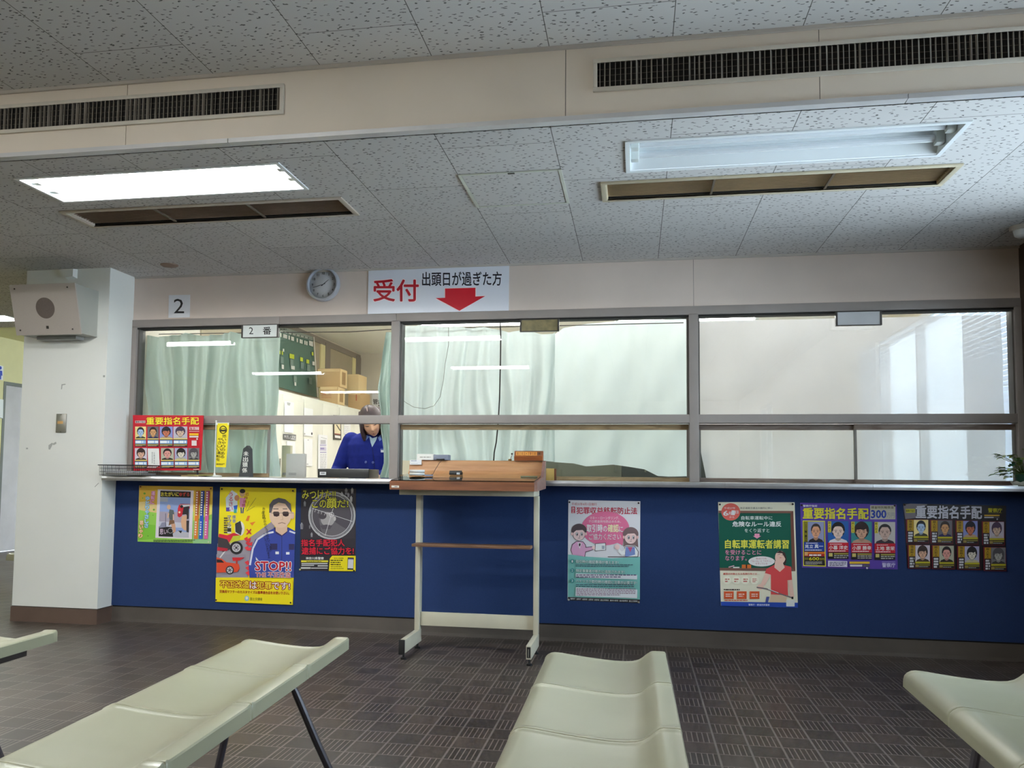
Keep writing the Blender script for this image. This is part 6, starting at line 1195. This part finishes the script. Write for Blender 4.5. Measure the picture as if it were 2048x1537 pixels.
# ================================================================ the clerk
def clerk():
    M_SKIN = mat('skin', (222, 172, 140), .5, var=.03, scale=20); M_JK = mat('navy_blue_jacket', (30, 42, 128), .8, var=.10, scale=30, bump=.2, bscale=300, spec=.2); M_COL = mat('light_blue_collar', (104, 130, 196), .8, var=.04)
    M_SH = mat('pale_blue_shirt', (176, 200, 216), .7, var=.03); M_HAIR = mat('dark_brown_hair', (72, 54, 56), .42, var=.25, scale=40); M_TR = mat('dark_trousers', (34, 36, 56), .8)
    bx, by = at(733, 900, 6.02).x, 6.10
    root = thing('person', 'person in a navy blue jacket with light blue collar, head bowed over the counter', 'person', (bx, by, 0))
    def loft(mb, rings, m, n=20, cap=True):
        vs = []; fs = []
        for c, rx, ry in rings:
            for k in range(n):
                a = 2 * PI * k / n; vs.append((c[0] + rx * math.cos(a), c[1] + ry * math.sin(a), c[2]))
        for i in range(len(rings) - 1):
            for k in range(n): fs.append((i * n + k, i * n + (k + 1) % n, (i + 1) * n + (k + 1) % n, (i + 1) * n + k))
        if cap: fs += [tuple(range(n))[::-1], tuple((len(rings) - 1) * n + k for k in range(n))]
        mb.add(vs, fs, m, True)
    def limb(mb, pts, m, n=14):
        """tapering limb: list of (point, radius)"""
        P_ = [Vector(p) for p, _ in pts]; vs = []; fs = []
        for i, p in enumerate(P_):
            d = (P_[min(i + 1, len(P_) - 1)] - P_[max(i - 1, 0)]).normalized(); a = Vector((1, 0, 0)) if abs(d.x) < .8 else Vector((0, 1, 0)); u = d.cross(a).normalized(); w = d.cross(u)
            for k in range(n): t = 2 * PI * k / n; vs.append(p + (u * math.cos(t) + w * math.sin(t)) * pts[i][1])
        for i in range(len(P_) - 1):
            for k in range(n): fs.append((i * n + k, i * n + (k + 1) % n, (i + 1) * n + (k + 1) % n, (i + 1) * n + k))
        fs += [tuple(range(n))[::-1], tuple((len(P_) - 1) * n + k for k in range(n))]
        mb.add(vs, fs, m, True); (mb.sphere(P_[0], pts[0][1], m, 12, 8), mb.sphere(P_[-1], pts[-1][1], m, 12, 8)) if n != 10 else None
    # ---- head in its own frame (face towards -y), then bowed and turned
    HC = Vector((at(742, 846, 5.98).x, 5.985, at(742, 846, 5.98).z + .012))
    HM = Matrix.Translation(HC) @ Matrix.Rotation(math.radians(-14), 4, 'Y') @ Matrix.Rotation(math.radians(10), 4, 'Z') @ Matrix.Rotation(math.radians(30), 4, 'X')
    def g(x, z, cx, cz, sx, sz): return math.exp(-((x - cx) / sx) ** 2 - ((z - cz) / sz) ** 2)
    def headpt(th, ph):
        sx, sy, cz = math.sin(ph) * math.cos(th), math.sin(ph) * math.sin(th), math.cos(ph)
        x, y, z = .074 * sx, .092 * sy, .108 * cz
        if z < 0:
            t = min(1, -z / .108); x *= 1 - .36 * t ** 1.4
            if y < 0: y = y * (1 - .10 * t) - .012 * t
            else: y *= 1 - .42 * t
        if y < 0:
            f = min(1, -y / .05)
            y -= f * (.022 * g(x, z, 0, -.028, .011, .016) + .012 * g(x, z, 0, -.005, .008, .022) + .006 * g(x, z, 0, -.062, .022, .008) + .005 * g(x, z, 0, -.074, .018, .007) + .009 * g(x, z, 0, -.098, .020, .014) + .005 * g(x, z, 0, .026, .05, .008) + .005 * (g(x, z, .038, -.03, .016, .018) + g(x, z, -.038, -.03, .016, .018)))
            y += f * (.010 * (g(x, z, .030, .006, .014, .011) + g(x, z, -.030, .006, .014, .011)) + .004 * g(x, z, 0, -.068, .020, .0035))
        return Vector((x, y, z))
    body = MB(); N, K = 64, 48; vs = []; fs = []
    for i in range(K + 1):
        for j in range(N): vs.append(HM @ headpt(2 * PI * j / N, PI * i / K))
    for i in range(K):
        for j in range(N): fs.append((i * N + j, i * N + (j + 1) % N, (i + 1) * N + (j + 1) % N, (i + 1) * N + j))
    body.add(vs, fs, M_SKIN, True)
    for sx in (-1, 1): body.sphere(HM @ Vector((sx * .073, .012, -.012)), .02, M_SKIN, 10, 8, (.45, .8, 1.4))
    # neck, torso, limbs
    sh = 1.235; nb = Vector((bx + .012, by - .015, sh + .03))
    limb(body, [(nb + Vector((0, .015, -.06)), .062), (nb, .054), (nb.lerp(HM @ Vector((0, .03, -.06)), .6), .050), (HM @ Vector((0, .022, -.05)), .052)], M_SKIN)
    loft(body, [((bx, by + .02, .80), .155, .105), ((bx, by + .02, .88), .150, .10), ((bx, by + .012, .98), .125, .09), ((bx, by + .0, 1.10), .145, .10), ((bx, by - .005, 1.18), .155, .095), ((bx, by, sh), .12, .07), ((bx, by, sh + .025), .06, .05)], M_SKIN)
    ELB = {-1: Vector((bx - .235, by - .03, .985)), 1: Vector((bx + .19, by - .06, .99))}; WR = {-1: Vector((bx - .20, by - .21, .935)), 1: Vector((bx + .14, by - .22, .945))}
    SHO = {-1: Vector((bx - .150, by, sh - .03)), 1: Vector((bx + .150, by, sh - .035))}
    for s in (-1, 1):
        limb(body, [(SHO[s], .048), (SHO[s].lerp(ELB[s], .5), .042), (ELB[s], .036), (ELB[s].lerp(WR[s], .5), .034), (WR[s], .024)], M_SKIN)
        # hand: palm, four fingers, thumb
        w = WR[s]; dr = Vector((-s * .25, -1, -.03)).normalized(); sd = dr.cross(Vector((0, 0, 1))).normalized()
        limb(body, [(w, .023), (w + dr * .035, .026), (w + dr * .072, .026)], M_SKIN)
        for k, L in enumerate((.058, .068, .064, .050)):
            p = w + dr * .078 + sd * ((k - 1.5) * .0165); limb(body, [(p, .0092), (p + dr * L * .5 + Vector((0, 0, .006)), .0085), (p + dr * L + Vector((0, 0, -.010)), .007)], M_SKIN, 8)
        p = w + dr * .03 - sd * s * -.022; limb(body, [(p, .011), (p + dr * .03 + sd * s * .020, .010), (p + dr * .058 + sd * s * .022 + Vector((0, 0, -.006)), .008)], M_SKIN, 8)
        hip = Vector((bx + s * .085, by + .02, .80)); kn = Vector((bx + s * .09, by + .0, .44)); an = Vector((bx + s * .09, by + .04, .07))
        limb(body, [(hip, .085), (hip.lerp(kn, .5), .072), (kn, .052), (kn.lerp(an, .35), .054), (an, .036)], M_SKIN)
        limb(body, [(an + Vector((0, .02, -.032)), .034), (an + Vector((0, -.08, -.036)), .034), (an + Vector((0, -.14, -.042)), .027)], M_SKIN)
    def remesh(mb, name, vox, m, it=2):
        o = mb.build(name, None, fix=False); md = o.modifiers.new('r', 'REMESH'); md.mode = 'VOXEL'; md.voxel_size = vox; md.use_smooth_shade = True
        sm = o.modifiers.new('s', 'SMOOTH'); sm.factor = .5; sm.iterations = it
        bpy.context.view_layer.update(); dg = bpy.context.evaluated_depsgraph_get(); me = bpy.data.meshes.new_from_object(o.evaluated_get(dg))
        o.modifiers.clear(); old = o.data; o.data = me; bpy.data.meshes.remove(old); me.materials.clear(); me.materials.append(m)
        for p in me.polygons: p.use_smooth = True; p.material_index = 0
        o.parent = root; o.location = Vector((0, 0, 0)) - root.location
        return o
    bo = remesh(body, 'body', .005, M_SKIN, 1)
    # ---- jacket
    jk = MB()
    loft(jk, [((bx, by + .02, .70), .185, .135), ((bx, by + .02, .80), .180, .130), ((bx, by + .015, .90), .165, .122), ((bx, by + .01, 1.0), .158, .116), ((bx, by - .005, 1.10), .172, .122), ((bx, by - .005, 1.18), .182, .112), ((bx, by, sh - .005), .160, .092), ((bx, by + .004, sh + .022), .105, .075), ((bx + .005, by + .006, sh + .040), .068, .06)], M_JK, 28)
    for s in (-1, 1):
        limb(jk, [(SHO[s] + Vector((-s * .008, 0, .006)), .066), (SHO[s].lerp(ELB[s], .35), .060), (SHO[s].lerp(ELB[s], .7), .054), (ELB[s], .052), (ELB[s].lerp(WR[s], .5), .046), (ELB[s].lerp(WR[s], .92), .040)], M_JK, 16)
    jo = remesh(jk, 'jacket', .007, M_JK, 4)
    bvh = bvhtree.BVHTree.FromPolygons([v.co for v in jo.data.vertices], [tuple(p.vertices) for p in jo.data.polygons])
    bvb = bvhtree.BVHTree.FromPolygons([v.co for v in bo.data.vertices], [tuple(p.vertices) for p in bo.data.polygons])
    def onJ(px, py, off, tree=None):
        """the point where the line of the camera view meets the front of the jacket (garment detail is laid on its surface)"""
        p = at(px, py, 5.5); h = (tree or bvh).ray_cast(Vector((p.x, 5.5, 0)) * 0 + Vector((0, 0, CAMZ)), ray(px, py).normalized())
        if h[0] is None: return at(px, py, 6.0)
        return h[0] + h[1] * off if h[1].dot(ray(px, py)) < 0 else h[0] - h[1] * off
    def patch(name, pts, off, m, tree=None, parent=None, sub=5):
        """a small cloth or print patch draped on the surface"""
        b = MB(); c = [sum(p[0] for p in pts) / len(pts), sum(p[1] for p in pts) / len(pts)]; n = len(pts); ring = []
        for i in range(n):
            a, d = pts[i], pts[(i + 1) % n]
            for k in range(sub): ring.append((a[0] + (d[0] - a[0]) * k / sub, a[1] + (d[1] - a[1]) * k / sub))
        R_ = 4; vs = [onJ(c[0], c[1], off, tree)]; fs = []; M_ = len(ring)
        for r in range(1, R_ + 1):
            for p in ring: vs.append(onJ(c[0] + (p[0] - c[0]) * r / R_, c[1] + (p[1] - c[1]) * r / R_, off, tree))
        for k in range(M_): fs.append((0, 1 + k, 1 + (k + 1) % M_))
        for r in range(R_ - 1):
            for k in range(M_): fs.append((1 + r * M_ + k, 1 + (r + 1) * M_ + k, 1 + (r + 1) * M_ + (k + 1) % M_, 1 + r * M_ + (k + 1) % M_))
        b.add(vs, fs, m, True); return b.build(name, parent or root, loc=vs[0], fix=False)
    def J(x, y): return (670 + x / 9.315, 795 + y / 9.315)
    patch('shirt_front', [J(640, 730), J(700, 770), J(790, 740), J(760, 820), J(694, 932), J(665, 850)], .004, M_SH)
    for pts in ([J(560, 690), J(640, 745), J(585, 812), J(538, 775)], [J(800, 760), J(850, 700), J(862, 800), J(828, 826)]): patch('collar', pts, .006, M_COL)
    patch('lapel_edge', [J(690, 930), (744.9, 894.2), (748.6, 921), (749.6, 944), (748.8, 944), (747.6, 921)], .003, mat('navy_edge', (16, 22, 70), .8), sub=2)
    for x, y in ((578, 1208), (708, 1216), (676, 1462)):
        b = MB(); c = onJ(*J(x, y), .003); b.lathe([(0, .004), (.008, .003), (.0095, 0)], mat('blue_button', (70, 84, 150), .3), tuple(c), 14, 'Y'); b.build('button', jo)
    patch('name_tag', [J(846, 962), J(918, 955), J(922, 1026), J(850, 1030)], .008, mat('name_tag_white', (224, 228, 232), .4), parent=jo); patch('name_tag_stripe', [J(848, 963), J(916, 957), J(918, 980), J(850, 984)], .010, mat('name_tag_blue', (60, 80, 160), .4), parent=jo)
    # face details on the skin surface
    def FP(x, z, off):
        o_ = HM @ Vector((x, -.30, z)); d_ = (HM.to_3x3() @ Vector((0, 1, 0))).normalized(); h = bvb.ray_cast(o_, d_)
        return (h[0] - d_ * off) if h[0] is not None else HM @ Vector((x, -.09, z))
    def fpatch(name, pts, off, m):
        b = MB(); c = (sum(p[0] for p in pts) / len(pts), sum(p[1] for p in pts) / len(pts)); n = len(pts); vs = [FP(c[0], c[1], off)] + [FP(x, z, off) for x, z in pts]; b.add(vs, [(0, 1 + k, 1 + (k + 1) % n) for k in range(n)], m, True); return b.build(name, bo, loc=vs[0], fix=False)
    dk = mat('dark_lash', (44, 30, 30), .6); lip = mat('lips', (176, 84, 84), .4)
    for s in (-1, 1):
        fpatch('eyebrow', [(s * .014, .026), (s * .030, .032), (s * .048, .026), (s * .046, .0225), (s * .030, .028), (s * .014, .022)], .0015, dk)
        fpatch('eyelid_line', [(s * .013, .002), (s * .022, -.0028), (s * .034, -.0034), (s * .047, .003), (s * .036, .0008), (s * .024, .0012)], .0015, dk)
        fpatch('nostril', [(s * .003, -.040), (s * .008, -.041), (s * .008, -.044), (s * .003, -.043)], .001, dk)
    fpatch('upper_lip', [(-.022, -.068), (-.006, -.062), (0, -.064), (.006, -.062), (.022, -.068), (0, -.069)], .0015, lip); fpatch('lower_lip', [(-.021, -.0695), (0, -.0705), (.021, -.0695), (.009, -.078), (-.009, -.078)], .0016, lip)
    # ---- hair: a parted bob
    hr = MB(); N, K = 60, 40; vs = []; idx = {}; fs = []
    for i in range(K + 1):
        for j in range(N):
            th, ph = 2 * PI * j / N, PI * i / K; p = headpt(th, ph); x, y, z = p
            s_ = 1.10 + .025 * math.sin(8 * th) * math.sin(ph); q = Vector((x * (s_ + .06), y * s_ + .004, z * 1.09 + .004)) if z > -.02 else Vector((x * 1.22 + (.010 if x > 0 else -.010) * min(1, -z / .05), y * 1.10 + .006, z * 1.25))
            q += p.normalized() * (.0025 * math.sin(26 * th) * math.sin(ph)) - Vector((0, 0, .006 * math.exp(-(q.x / .006) ** 2) if q.z > .05 and q.y < .03 else 0))
            vs.append(HM @ q); idx[(i, j)] = q
    def cut(q):
        if q.y > -.012: return q.z < -.135
        return q.z < .058 - 4.0 * max(0, abs(q.x) - .042) - .10 * max(0, -q.y - .06) if abs(q.x) < .078 else q.z < -.075
    for i in range(K):
        for j in range(N):
            c = (i * N + j, i * N + (j + 1) % N, (i + 1) * N + (j + 1) % N, (i + 1) * N + j)
            m_ = (idx[(i, j)] + idx[(i + 1, (j + 1) % N)]) / 2
            if not cut(m_): fs.append(c)
    hr.add(vs, fs, M_HAIR, True)
    # locks framing the face and covering the nape
    def lock(x0, y0, z0, x1, y1, z1, r):
        a, c = Vector((x0, y0, z0)), Vector((x1, y1, z1)); m_ = (a + c) / 2 + Vector((.010 if x0 > 0 else -.010, 0, 0))
        limb(hr, [(HM @ a, r * .6), (HM @ a.lerp(m_, .5), r), (HM @ m_, r * 1.1), (HM @ m_.lerp(c, .5), r), (HM @ c, r * .45)], M_HAIR, 10)
    for k in range(9):
        t = k / 8
        for s in (-1, 1): lock(s * (.056 + .016 * math.sin(t * 2)), -.044 + .12 * t, .050 + .01 * t, s * (.080 - .012 * t), -.030 + .115 * t, -.125 - .02 * (k % 2) + (.015 if s > 0 else -.025), .015)
    for k in range(7): lock(-.06 + .02 * k, .095, .02, -.06 + .02 * k, .088, -.14, .018)
    ho = hr.build('hair', root, loc=HC, fix=False)
    b = MB(); q = [HM @ Vector(v) for v in ((-.0022, -.066, .104), (.0022, -.066, .104), (.003, -.03, .1215), (-.003, -.03, .1215))]; nn = (q[1] - q[0]).cross(q[2] - q[1]).normalized() * .004
    if nn.z < 0: nn = -nn
    b.add([p + nn for p in q], [(0, 1, 2, 3)], mat('parting', (190, 160, 150), .6)); b.build('parting', ho, fix=False)
    # trousers and shoes
    tr = MB(); loft(tr, [((bx, by + .02, .72), .172, .12), ((bx, by + .02, .82), .165, .118), ((bx, by + .02, .86), .158, .112)], M_TR)
    for s in (-1, 1):
        hip = Vector((bx + s * .085, by + .02, .78)); kn = Vector((bx + s * .09, by + .0, .44)); an = Vector((bx + s * .09, by + .04, .09)); limb(tr, [(hip, .098), (hip.lerp(kn, .5), .084), (kn, .068), (an, .058)], M_TR)
    remesh(tr, 'trousers', .010, M_TR, 3)
    for s in (-1, 1):
        b = MB(); an = Vector((bx + s * .09, by + .04, .0)); b.sphere(an + Vector((0, -.06, .035)), .06, mat('black_shoe', (28, 27, 28), .35), 16, 10, (.72, 2.1, .58)); b.build('shoe', root)
clerk()
